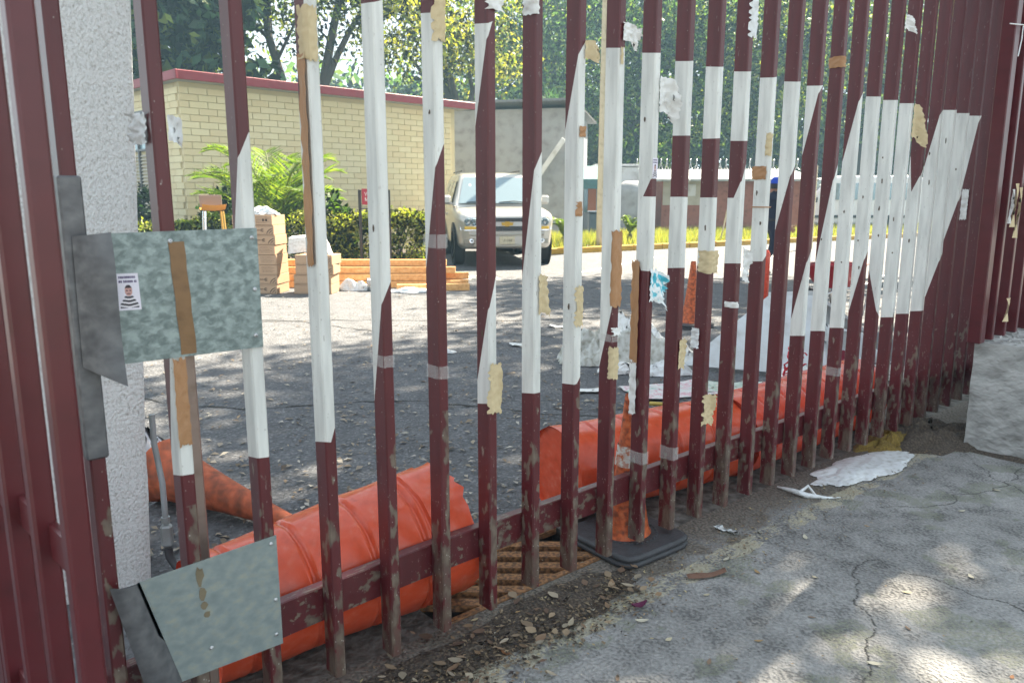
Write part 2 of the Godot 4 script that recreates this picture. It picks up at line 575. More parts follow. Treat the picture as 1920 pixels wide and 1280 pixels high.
# worn concrete: u along the gate 0..6 m, v from 3.3 m outside it to 0.2 m inside
func concrete_material() -> StandardMaterial3D:
	var w := 1440
	var h := 840
	var im := Image.create(w, h, false, Image.FORMAT_RGB8)
	var hi := Image.create(w, h, false, Image.FORMAT_L8)
	var big := noise(0.004, 201, FastNoiseLite.TYPE_SIMPLEX, 4)
	var mid := noise(0.02, 203, FastNoiseLite.TYPE_SIMPLEX, 4)
	var grain := noise(0.22, 205, FastNoiseLite.TYPE_SIMPLEX, 2)
	var mo := noise(0.012, 207, FastNoiseLite.TYPE_SIMPLEX, 5)
	for y in h:
		var off := -3.3 + 3.5 * y / h
		for x in w:
			var a := big.get_noise_2d(x, y)
			var b := mid.get_noise_2d(x, y)
			var c := grain.get_noise_2d(x, y)
			# broom swirls: grain stretched along curved strokes
			var s := grain.get_noise_2d((x + 60.0 * b) * .22, (y - 90.0 * b) * 1.3)
			var k := .255 + .08 * a + .055 * b + .085 * c + .06 * s
			var col := Color(k, k * .975, k * .935)
			var g := mo.get_noise_2d(x, y) + .5 * a
			if g > .22:
				col = col.lerp(Color(.11, .13, .05), clampf((g - .25) * 2.6, 0, .42) * clampf(.75 + 1.1 * c, 0, 1.2))
			if b + .6 * c < -.5:
				col *= .74
			# trodden earth beside the gate, with a ragged edge
			var d := off + .16 + .13 * b + .10 * a
			if d > 0.0:
				col = col.lerp(Color(.125, .102, .078) * (1.0 + .8 * c), clampf(d * 9.0 + c * .5, 0, .85))
			# strip of sunlight along the gate base, painted into the concrete colour
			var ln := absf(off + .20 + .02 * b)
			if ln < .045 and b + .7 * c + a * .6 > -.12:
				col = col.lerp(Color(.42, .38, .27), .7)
			im.set_pixel(x, y, Color(clampf(col.r, .01, .8), clampf(col.g, .01, .8), clampf(col.b, .01, .8)).linear_to_srgb())
			hi.set_pixel(x, y, Color(1, 1, 1) * clampf(.5 + .16 * c + .12 * s + .1 * b, 0, 1))
	var r := RandomNumberGenerator.new()
	r.seed = 12
	var cracks := [[760.0, 700.0, 1.0, -.25, 420], [900.0, 560.0, .9, -.55, 300], [1000.0, 690.0, -.6, -.7, 240], [620.0, 620.0, .2, -1.0, 160], [980.0, 470.0, 1.0, .3, 240], [300.0, 500.0, .9, .3, 400], [1020.0, 770.0, 1.0, -.1, 260]]
	for k in cracks:
		var p := Vector2(k[0], k[1])
		var d := Vector2(k[2], k[3]).normalized()
		for i in int(k[4]):
			d = d.rotated(r.randf_range(-.42, .42))
			d = (d + Vector2(k[2], k[3]).normalized() * .12).normalized()
			p += d
			var q := Vector2i(posmod(int(p.x), w), posmod(int(p.y), h))
			if r.randf() < .75:
				im.set_pixelv(q, Color(.27, .26, .245))
				hi.set_pixelv(q, Color(.0, .0, .0))
			if r.randf() < .2:
				var q2 := Vector2i(posmod(q.x + 1, w), q.y)
				im.set_pixelv(q2, Color(.33, .325, .31))
				hi.set_pixelv(q2, Color(.15, .15, .15))
	hi.convert(Image.FORMAT_RGBA8)
	hi.bump_map_to_normal_map(5.0)
	hi.generate_mipmaps()
	im.generate_mipmaps()
	var m := mat(Color.WHITE, .9)
	m.albedo_texture = ImageTexture.create_from_image(im)
	m.normal_enabled = true
	m.normal_texture = ImageTexture.create_from_image(hi)
	return m

func asphalt_material() -> StandardMaterial3D:
	var w := 1024
	var im := Image.create(w, w, false, Image.FORMAT_RGB8)
	var hi := Image.create(w, w, false, Image.FORMAT_L8)
	var big := noise(0.006, 301, FastNoiseLite.TYPE_SIMPLEX, 4)
	var grain := noise(0.16, 303, FastNoiseLite.TYPE_CELLULAR, 1)
	grain.cellular_return_type = FastNoiseLite.RETURN_CELL_VALUE
	var spot := noise(0.03, 305, FastNoiseLite.TYPE_SIMPLEX, 3)
	for y in w:
		for x in w:
			var c := grain.get_noise_2d(x, y)
			var a := big.get_noise_2d(x, y)
			var s := spot.get_noise_2d(x, y)
			var k := .105 + .02 * a + .026 * c + .02 * s
			if c > .8:
				k += .05
			im.set_pixel(x, y, Color(k * .97, k * .98, k * 1.03).linear_to_srgb())
			hi.set_pixel(x, y, Color(1, 1, 1) * clampf(.5 + .35 * c, 0, 1))
	hi.convert(Image.FORMAT_RGBA8)
	hi.bump_map_to_normal_map(4.0)
	hi.generate_mipmaps()
	im.generate_mipmaps()
	var m := mat(Color.WHITE, .88)
	m.albedo_texture = ImageTexture.create_from_image(im)
	m.normal_enabled = true
	m.normal_texture = ImageTexture.create_from_image(hi)
	return m

func make_ground() -> void:
	var e := MB.new()
	e.quad(G(-300, -.4, -60), G(300, -.4, -60), G(300, -.4, 360), G(-300, -.4, 360), Color.WHITE, Vector3(0, -9, 0))
	structure(put("earth", e, M.earth), "bare earth under and around the yard")
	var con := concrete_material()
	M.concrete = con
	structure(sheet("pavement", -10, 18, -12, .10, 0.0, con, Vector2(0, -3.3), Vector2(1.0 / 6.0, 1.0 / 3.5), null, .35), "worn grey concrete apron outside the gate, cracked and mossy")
	structure(sheet("threshold", -10, 1.02, .10, .46, 0.0, M.dirty_concrete, Vector2.ZERO, Vector2.ONE, null, .35), "concrete strip under the gate")
	# (the far strip follows)
	structure(sheet("threshold_far", 1.86, 18, .10, .46, 0.0, M.dirty_concrete, Vector2.ZERO, Vector2.ONE, null, .35), "concrete strip under the far end of the gate")
	var asp := asphalt_material()
	var ground := sheet("asphalt_yard", -45, 90, .46, 110, 0.0, asp, Vector2.ZERO, Vector2(1 / 2.2, 1 / 2.2), null, .35, 30, 25)
	structure(ground, "grey asphalt yard strewn with dry leaves")
	# seams and cracks as dark ragged ribbons, parking lines as worn white paint
	var dark := mat(Color(.03, .029, .027), .95)
	for k in [[-6.0, 8.3, 5.0, 9.6, .02], [-3.5, 9.0, 2.4, 7.0, .014], [0.2, 10.4, 4.0, 9.9, .012], [-4, 5.4, 1.2, 5.0, .010], [-.6, 8.1, .9, 11.5, .014], [1.2, 12.2, 6.0, 13.4, .018]]:
		var mb := MB.new()
		var a := Vector2(k[0], k[1])
		var b := Vector2(k[2], k[3])
		var side := (b - a).orthogonal().normalized()
		var rows := []
		for i in 61:
			var q := a.lerp(b, i / 60.0) + side * (rng.randf_range(-.03, .03) + .14 * sin(i * .23 + k[0]))
			var wd: float = k[4] * rng.randf_range(.15, 1.0)
			rows.append([G(q.x - side.x * wd, .004, q.y - side.y * wd), G(q.x + side.x * wd, .004, q.y + side.y * wd)])
		mb.grid(rows)
		put("crack", mb, dark, ground)
	var wp := textured(mat(Color(.6, .6, .58), .9), M.grime, 1.6)
	for k in [[1.0, 14.0, 3.6, 18.6], [4.2, 14.6, 6.6, 19.2], [-6.2, 9.0, -4.6, 11.0]]:
		var mb := MB.new()
		var a := Vector2(k[0], k[1])
		var b := Vector2(k[2], k[3])
		var s := (b - a).orthogonal().normalized() * .05
		mb.quad(G(a.x - s.x, .005, a.y - s.y), G(b.x - s.x, .005, b.y - s.y), G(b.x + s.x, .005, b.y + s.y), G(a.x + s.x, .005, a.y + s.y), Color.WHITE, Vector3(0, -9, 0))
		put("parking_line", mb, wp, ground)
	# drain
	var dr := base("drain_grate", GP(7.6, .28, 0))
	tag(dr, "rusty slatted drain grate in the ground behind the gate bars", "drain")
	var pit := MB.new()
	var c := [GP(1.02 / PITCH, .10, 0), GP(1.86 / PITCH, .10, 0), GP(1.86 / PITCH, .46, 0), GP(1.02 / PITCH, .46, 0)]
	var dn := Vector3(0, -.3, 0)
	var off: Vector3 = -dr.position
	for k in 4:
		pit.quad(c[k] + off, c[(k + 1) % 4] + off, c[(k + 1) % 4] + dn + off, c[k] + dn + off)
	pit.quad(c[0] + dn + off, c[1] + dn + off, c[2] + dn + off, c[3] + dn + off)
	put("channel", pit, M.dirty_concrete, dr)
	var fr := MB.new()
	var gb := gate_basis()
	for o in [.118, .442]:
		fr.box(X(GP(7.58, o, -.012) + off, gb), Vector3(.83, .03, .028), Color.WHITE, .003)
	put("frame", fr, M.rusty, dr)
	for k in 6:
		var sl := MB.new()
		var t := 1.03 + k * .145
		var ends := []
		for q in [[.12, 0.0], [.44, .0], [.44, .05], [.12, .05]]:
			# skewed flat bars, parallel to the street, ends cut along the frame
			ends.append(GP(t / PITCH, q[0], .0) + gu() * ((.28 - q[0]) * 1.177 + q[1] * 1.5) + off)
		sl.slab(ends, Vector3(0, -.025, 0))
		put("slat", sl, M.rusty, dr)
	# kerb and grass verge at the back of the yard
	var ke := base("kerb")
	structure(ke, "yellow painted kerb along the grass")
	var ka := Vector2(.6, 18.9)
	var kd := Vector2(5.85, 3.6).normalized()
	for i in 26:
		var q := ka + kd * (i * 1.0 + .5)
		var kb := MB.new()
		kb.box(X(G(q.x, .075 - .02, q.y), ry(atan2(kd.y, kd.x))), Vector3(.985, .19, .16), Color.WHITE, .02)
		put("kerb_stone", kb, M.yellow_kerb, ke)
	var soil := MB.new()
	var kn := Vector2(-kd.y, kd.x)
	var v0 := ka + kn * .1
	var v1 := ka + kd * 26 + kn * .1
	var v2 := v1 + kn * 5.0
	var v3 := v0 + kn * 5.0
	soil.quad(G(v0.x, .10, v0.y), G(v1.x, .10, v1.y), G(v2.x, .12, v2.y), G(v3.x, .12, v3.y), Color.WHITE, Vector3(0, -9, 0))
	structure(put("verge", soil, M.earth), "earth verge behind the kerb")
	var gr := MB.new()
	for i in 26000:
		var q := v0.lerp(v1, rng.randf()) + kn * rng.randf() * 4.6
		var h := rng.randf_range(.12, .34)
		var a := rng.randf() * TAU
		var w := Vector3(cos(a), 0, sin(a)) * .014
		var p := G(q.x, .10, q.y)
		var k := rng.randf()
		var cl := Color(.2, .26, .05).lerp(Color(.42, .38, .14), k)
		gr.tri(p - w, p + w, p + Vector3(rng.randf_range(-.1, .1), h, rng.randf_range(-.1, .1)), cl)
	var go := put("verge_grass", gr, M.leaf)
	go.set_meta("kind", "stuff")
	tag(go, "yellow green grass growing behind the yellow kerb", "grass")


# ---------------------------------------------------------------- gate

func bar_pos(n: float, t: float, grow := 0.0) -> Vector2:   # t: 0 back of the left side, 1 front corner, 2 right front corner
	var c := GATE_O + GATE_U * (PITCH * n)
	if t <= 1.0:
		return c + GATE_N * BAR_D * (1.0 - t) - GATE_U * grow
	return c + GATE_U * BAR_W * (t - 1.0) - GATE_N * grow

func tr_h(tr: Array, t: float) -> float:
	for i in range(2, tr.size(), 2):
		if t <= tr[i]:
			return lerpf(tr[i - 1], tr[i + 1], clampf((t - tr[i - 2]) / maxf(tr[i] - tr[i - 2], 1e-6), 0, 1))
	return tr[-1]

const MAROON := Color(.095, .012, .016)
const WHITE_PAINT := Color(.70, .70, .685)

func bar_mesh(spec: Array, top: float, rot: float) -> ArrayMesh:
	var mb := MB.new()
	var c := .004
	var ts := []
	for tr in spec[2]:
		for i in range(0, tr.size(), 2):
			var t: float = tr[i]
			if t > .04 and t < .96 and not ts.has(t):
				ts.append(t)
			elif t > 1.08 and t < 1.94 and not ts.has(t):
				ts.append(t)
	ts.sort()
	var st := []   # [t, along, behind, run]
	st.append([0.0, 0.0, BAR_D - c])
	for t in ts:
		if t < 1.0:
			st.append([t, 0.0, BAR_D * (1.0 - t)])
	st.append([.97, 0.0, c])
	st.append([1.03, c, 0.0])
	for t in ts:
		if t > 1.0:
			st.append([t, BAR_W * (t - 1.0), 0.0])
	st.append([2.0, BAR_W - c, 0.0])
	st.append([2.0, BAR_W, c])
	st.append([2.0, BAR_W, BAR_D - c])
	st.append([2.0, BAR_W - c, BAR_D])
	st.append([0.0, c, BAR_D])
	var n := st.size()
	var hs := []
	for k in n:
		var l := [top]
		for tr in spec[2]:
			l.append(minf(tr_h(tr, st[k][0]), l[-1]))
		l.append(spec[1])
		hs.append(l)
	var run := 0.0
	var u := gu()
	var b := gn()
	for k in n:
		var a: Array = st[k]
		var d: Array = st[(k + 1) % n]
		var pa: Vector3 = u * a[1] + b * a[2]
		var pd: Vector3 = u * d[1] + b * d[2]
		var nx: float = run + pa.distance_to(pd)
		var mid := u * BAR_W * .5 + b * BAR_D * .5
		for s in hs[k].size() - 1:
			var col := WHITE_PAINT if s % 2 == 1 else MAROON
			var A0: float = hs[k][s]
			var A1: float = hs[k][s + 1]
			var B0: float = hs[(k + 1) % n][s]
			var B1: float = hs[(k + 1) % n][s + 1]
			var uo: float = spec[0] * .25
			var vo: float = .02 * sin(spec[0] * 2.3)
			mb.quad(pa + Vector3(0, A0, 0), pd + Vector3(0, B0, 0), pd + Vector3(0, B1, 0), pa + Vector3(0, A1, 0), col, mid + Vector3(0, (A0 + A1 + B0 + B1) * .25, 0),
				[Vector2(run / .78 + uo, A0 / 3.05 + vo), Vector2(nx / .78 + uo, B0 / 3.05 + vo), Vector2(nx / .78 + uo, B1 / 3.05 + vo), Vector2(run / .78 + uo, A1 / 3.05 + vo)])
		run = nx
	var ring := []
	for a in st:
		ring.append(u * a[1] + b * a[2] + Vector3(0, spec[1], 0))
	mb.cap(ring, Vector3.DOWN, MAROON)
	return mb.mesh()

func scrap_mesh(n: float, t0: float, t1: float, h1: float, h0: float, kind: String, s: int, origin: Vector3) -> MB:
	var r := RandomNumberGenerator.new()
	r.seed = s * 31 + 5
	var f := noise(45.0, s, FastNoiseLite.TYPE_SIMPLEX, 2)
	var mb := MB.new()
	var nt := 9
	var nh := 18 if h1 - h0 > .06 else 7
	var rag := .045 if kind != "clear" else .02
	var rows := []
	for i in nh + 1:
		var row := []
		var y := float(i) / nh
		for j in nt + 1:
			var x := float(j) / nt
			var t := lerpf(t0, t1, x)
			# torn ends and sides
			t = clampf(t, t0, t1)
			var hh := lerpf(h0, h1, y)
			if i == 0 or i == nh:
				hh += minf((h1 - h0) * rag, .006) * r.randf_range(-1, 1)
			if (j == 0 or j == nt) and kind != "clear":
				t += (t1 - t0) * .04 * r.randf_range(-1, 1)
			var q: Vector2
			var lift := .0022
			var nz := f.get_noise_2d(t * .03 + s, hh) * .5 + .5
			if kind == "plastic" or kind == "paper" or kind == "print":
				lift += .008 * nz
			elif kind == "clear":
				lift = .0015
			else:
				lift += .007 * nz
			if t > 2.0:   # hanging free past the right edge
				q = bar_pos(n, 2.0, lift) + GATE_U * BAR_W * (t - 2.0) * .85 - GATE_N * (.012 * (t - 2.0) * (1.0 + nz) + .012 * sin((t - 2.0) * 2.5 + hh * 30.0) * (t - 2.0))
				hh += -.012 * (t - 2.0) * (t - 2.0) - (1.0 - y) * .006 * (t - 2.0)
			elif t < 0.0:
				q = bar_pos(n, 0.0, lift) - GATE_N * BAR_D * t * .7 - GATE_U * (.03 * -t * (.6 + nz))
			else:
				q = bar_pos(n, t, lift)
				if absf(t - 1.0) < .08:
					q -= (GATE_U + GATE_N) * .001
			row.append(Vector3(q.x, hh, -q.y) - origin)
		rows.append(row)
	mb.grid(rows, false, Color.WHITE, -gu() - gn())
	return mb

func make_gate() -> void:
	var origin := GP(0, 0, 0)
	var gate := base("sliding_gate", origin)
	tag(gate, "maroon barred steel gate with large white letters painted across its bars", "gate")
	var bars := {}
	for spec in BARS:
		var b := obj("bar", bar_mesh(spec, 3.0, 0.0), M.paint, gate)
		b.position = GP(spec[0], 0, 0) - origin
		bars[spec[0]] = b
	# rails behind the bars; the lower one bows a little
	var mb := MB.new()
	var rows := []
	for k in 32:
		var n := -.1 + k * 30.2 / 31.0
		var top := .335 - .0023 * pow(maxf(0.0, 6.0 - n), 1.75) - .00007 * pow(maxf(0.0, n - 12.0), 2.0)
		var r := []
		for q in [[.0655, top - .105], [.0655, top - .003], [.0685, top], [.1005, top], [.1035, top - .003], [.1035, top - .105]]:
			r.append(GP(n, q[0], q[1]) - origin)
		rows.append(r)
	for k in 31:
		for j in 6:
			mb.quad(rows[k][j], rows[k][(j + 1) % 6], rows[k + 1][(j + 1) % 6], rows[k + 1][j], MAROON, (rows[k][0] + rows[k][3] + rows[k + 1][2]) / 3.0, [Vector2(k * .2, .12), Vector2(k * .2, .2), Vector2(k * .2 + .2, .2), Vector2(k * .2 + .2, .12)])
	put("lower_rail", mb, M.paint, gate)
	mb = MB.new()
	mb.box(X(GP(15, .085, 2.70) - origin, gate_basis()), Vector3(30.2 * PITCH, .08, .04), MAROON, .004)
	put("upper_rail", mb, M.paint, gate)
	for n in [1.2, 24.6]:
		mb = MB.new()
		mb.lathe(Transform3D(gate_basis() * Basis(Vector3.RIGHT, PI / 2), GP(n, .085, .06) - origin), [[.0, -.014], [.058, -.014], [.058, -.006], [.045, 0], [.058, .006], [.058, .014], [0, .014]], 20)
		mb.box(X(GP(n, .085, .15) - origin, gate_basis()), Vector3(.03, .19, .02), Color.WHITE)
		put("roller_wheel", mb, M.rusty, gate)
	# tape, paper and plastic remnants stuck to the bars
	var k := 0
	for s in SCRAPS:
		k += 1
		var called: String = {"kraft": "tape_scrap", "masking": "tape_scrap", "clear": "clear_tape", "paper": "paper_scrap", "plastic": "plastic_scrap", "print": "paper_scrap"}[s[5]]
		var o := put(called, scrap_mesh(s[0], s[1], s[2], s[3], s[4], s[5], k, GP(s[0], 0, 0)), M[s[5]], bars[s[0]])
		if s[5] == "print":
			o.set_meta("label", "torn paper corner with blue green print")
	# flaked paint on the far white letters
	var cr := RandomNumberGenerator.new()
	cr.seed = 61
	for q in [[14, .3, 1.44], [14, .7, 1.31], [17, .4, 1.22], [18, .5, 1.35], [18, .6, 1.1], [19, .45, 1.42], [19, .35, 1.2], [19, .6, 1.06], [20, .4, 1.62], [20, .5, 1.5], [20, .45, 1.36], [20, .6, 1.22], [21, .4, 1.3], [21, .55, 1.12], [22, .6, 1.18], [23, .4, 1.66], [23, .6, 1.5], [24, .5, 1.74], [25, .5, 1.58], [16, .5, 1.72], [8, .5, 1.05], [10, .4, 1.7], [12, .55, 1.3], [5, .6, 1.66], [4, .5, 1.34], [6, .5, 1.0]]:
		mb = MB.new()
		var ol := []
		var hh := cr.randf_range(.004, .017)
		for ci in 8:
			var an := TAU * ci / 8
			var pq := bar_pos(q[0], clampf(q[1] + .075 * cos(an) * cr.randf_range(.5, 1.2), .04, .93), .0012)
			ol.append(Vector3(pq.x, q[2] + hh * sin(an) * cr.randf_range(.6, 1.2), -pq.y) - GP(q[0], 0, 0))
		mb.cap(ol, -gu())
		put("paint_chip", mb, M.chip, bars[q[0]])
	# torn paper with two printed letters
	var pp := put("paper_scrap", scrap_mesh(10, 1.75, 3.75, 1.846, 1.727, "paper", 88, GP(10, 0, 0)), M.paper, bars[10])
	pp.set_meta("label", "torn white paper printed with the letters ne")
	var tm := TextMesh.new()
	tm.text = "ne"
	tm.font = font("Droid Sans")
	tm.font_size = 32
	tm.pixel_size = .0011
	tm.depth = .0006
	var tx := obj("printed_letters", tm, M.black, pp)
	tx.transform = Transform3D(gate_basis() * Basis(Vector3.UP, .5), GP(10, -.047, 1.772) + gu() * .052 - GP(10, 0, 0))
	# sticker on the tenth bar and on the upper plate: a portrait in a striped shirt under two lines of print
	M.sticker = mat(Color.WHITE, .45)
	M.sticker.albedo_texture = sticker_tex()
	mb = MB.new()
	mb.quad(GP(10, -.0022, 1.562) + gu() * .002 - GP(10, 0, 0), GP(10, -.0022, 1.562) + gu() * .031 - GP(10, 0, 0), GP(10, -.0022, 1.489) + gu() * .031 - GP(10, 0, 0), GP(10, -.0022, 1.489) + gu() * .002 - GP(10, 0, 0))
	put("sticker", mb, M.sticker, bars[10])
	# upper lock plate
	var up := MB.new()
	up.slab([GP(.29, -.003, 1.348) - origin, GP(2.17, -.003, 1.351) - origin, GP(2.165, -.003, 1.056) - origin, GP(.47, -.003, 1.057) - origin], -gn() * .002)
	var plate := put("lock_plate", up, M.galv, gate)
	plate.set_meta("label", "spangled galvanised steel sheet with brown tape and a sticker")
	var fl := MB.new()
	var fr := []
	for i in 13:
		var y := i / 12.0
		var row := []
		for j in 7:
			var x := j / 6.0
			var n := lerpf(lerpf(.045, .02, y), .425, x)
			var h := lerpf(lerpf(1.345, 1.352, x), lerpf(1.063, 1.015, x), y)
			row.append(GP(n, -.012 - .045 * sin(PI * x * .5) * (1.0 - x * .62) - .018 * x * y - .006 * sin(y * 7.0) * x, h) - origin)
		fr.append(row)
	fl.grid(fr, false, Color.WHITE, -gn() - gu())
	put("bent_flange", fl, M.dark_and_shaded_steel, gate)  # same galvanised sheet as the plate; its shade is put into a darker colour
	var tp := MB.new()
	var tr := []
	for i in 9:
		var y := i / 8.0
		var row := []
		for j in 4:
			row.append(GP(lerpf(1.065, 1.12, y) + j * .062 + .006 * sin(i * 2.1), -.0062, lerpf(1.325, 1.062, y)) - origin)
		tr.append(row)
	tp.grid(tr, false, Color.WHITE, -gn())
	put("brown_tape", tp, textured(mat(Color(.22, .12, .05), .4), M.grime, 4.0), gate)
	mb = MB.new()
	mb.quad(GP(.46, -.0062, 1.26) - origin, GP(.696, -.0062, 1.259) - origin, GP(.707, -.0062, 1.177) - origin, GP(.457, -.0062, 1.178) - origin)
	put("sticker", mb, M.sticker, gate)
	for q in [[2.096, 1.328], [2.096, 1.202], [2.072, 1.087], [1.093, 1.327], [2.1, .53], [2.12, .37], [2.1, .27], [1.2, .30]]:
		mb = MB.new()
		mb.lathe(Transform3D(gate_basis() * Basis(Vector3.RIGHT, PI / 2), GP(q[0], -.0052, q[1]) - origin), [[.0055, 0], [.0055, .0015], [.003, .003], [0, .0033]], 10)
		put("rivet", mb, M.metal, gate)
	# lower plate, skewed, with a folded dark edge
	var lo := MB.new()
	lo.slab([GP(.40, -.003, .532) - origin, GP(2.183, -.003, .55) - origin, GP(2.189, -.003, .237) - origin, GP(.80, -.003, .238) - origin], -gn() * .002)
	lo.mesh()
	var lp := put("lower_plate", lo, M.galv_dull, gate)
	lp.set_meta("label", "dull galvanised sheet with yellowish stains, hung askew")
	var fe := MB.new()
	var er := []
	for i in 7:
		var y := i / 6.0
		var row := []
		for j in 5:
			var x := j / 4.0
			var n := lerpf(lerpf(.04, .37, y), lerpf(.40, .80, y), x)
			row.append(GP(n, -.004 - .03 * (1.0 - x) * x * 4.0 * .6 - .02 * (1.0 - x), lerpf(lerpf(.548, .532, x), lerpf(.235, .238, x), y)) - origin)
		er.append(row)
	fe.grid(er, false, Color.WHITE, -gn() - gu())
	put("folded_edge", fe, M.dark_and_shaded_steel, gate)
	var ltp := textured(mat(Color(.2, .16, .1), .5), M.grime, 5.0)
	for q in [[1.12, .50, .03], [1.14, .455, .022], [1.15, .42, .012], [1.18, .395, .01]]:
		mb = MB.new()
		var o := []
		for a in 9:
			o.append(GP(q[0] + .055 * cos(a * TAU / 9) * rng.randf_range(.6, 1.1), -.0055, q[1] + q[2] * sin(a * TAU / 9) * rng.randf_range(.6, 1.1)) - origin)
		mb.slab(o, -gn() * .0006)
		put("tape_remnant", mb, ltp, gate)
	# lock housing on the end bar, dark bare steel
	mb = MB.new()
	mb.box(X(GP(0, .03, 1.16) + gu() * .016 - origin, gate_basis()), Vector3(.046, .62, .075), Color.WHITE, .004)
	put("lock_housing", mb, M.dark_and_shaded_steel, gate)

func font(called: String) -> SystemFont:
	var f := SystemFont.new()
	f.font_names = PackedStringArray([called])
	return f

func sticker_tex() -> ImageTexture:
	var w := 64
	var h := 96
	var im := Image.create(w, h, false, Image.FORMAT_RGB8)
	im.fill(Color(.86, .84, .88))
	var r := RandomNumberGenerator.new()
	r.seed = 3
	for ln in 2:
		var x := 6
		while x < 56:
			var l := 2 + r.randi() % 3
			im.fill_rect(Rect2i(x, 7 + ln * 11, l, 6), Color(.25, .2, .35))
			x += l + 1 + (3 if r.randf() < .15 else 0)
	for y in range(26, h - 6):
		for x in range(6, w - 6):
			var dx := (x - 31.0) / 11.0
			var dy := (y - 44.0) / 15.0
			if dx * dx + dy * dy < 1.0:
				im.set_pixel(x, y, Color(.75, .58, .55) if dy > -.45 else Color(.2, .15, .18))
				if (absf(dy - .0) < .09 and absf(absf(dx) - .42) < .22) or (absf(dy - .55) < .07 and absf(dx) < .4):
					im.set_pixel(x, y, Color(.25, .15, .17))
			elif y > 58 and absf(dx) < 1.0 + (y - 58) * .06:
				im.set_pixel(x, y, Color(.13, .12, .16) if ((y + int(absf(dx) * 2.0)) / 5) % 2 == 0 else Color(.86, .84, .86))
	return ImageTexture.create_from_image(im)

func make_left_leaf() -> void:
	var o := G(-.707, 0, 1.15)
	var leaf := base("gate_leaf", o)
	tag(leaf, "maroon barred gate leaf standing open at the left edge of the picture", "gate")
	var v := Vector2(-.719, .695)
	var d := Vector3(v.x, 0, -v.y)
	var s := Vector3(d.z, 0, -d.x)   # across the leaf, to its far side
	if s.z > 0:
		s = -s
	var bs := Basis(d, Vector3.UP, d.cross(Vector3.UP))
	for k in 4:
		var mb := MB.new()
		var w := .034
		var c := d * (k * .19 + w * .5) + bs.z * (-.019 if bs.z.dot(Vector3(1, 0, 1)) > 0 else .019)
		mb.box(X(c + Vector3(0, 1.53, 0), bs), Vector3(w, 2.94, .038), MAROON, .005)
		put("bar", mb, leaf_paint(), leaf)
	for h in [.36, .82, 2.62]:
		var mb := MB.new()
		mb.box(X(d * .34 + bs.z * (-.03 if bs.z.dot(Vector3(1, 0, 1)) > 0 else .03) + Vector3(0, h, 0), bs), Vector3(.54, .07, .016), MAROON, .004)
		put("rail", mb, leaf_paint(), leaf)
	var st := MB.new()
	st.box(X(d * .66 + bs.z * (-.03 if bs.z.dot(Vector3(1, 0, 1)) > 0 else .03) + Vector3(0, 1.35, 0), bs), Vector3(.05, 2.7, .05), MAROON, .004)
	put("hinge_post", st, leaf_paint(), leaf)

func leaf_paint() -> StandardMaterial3D:
	if not M.has("leaf_paint"):
		var m := textured(vmat(.36), M.grime, 1.5)
		m.clearcoat_enabled = true
		m.clearcoat = .15
		m.clearcoat_roughness = .3
		M.leaf_paint = m
	return M.leaf_paint

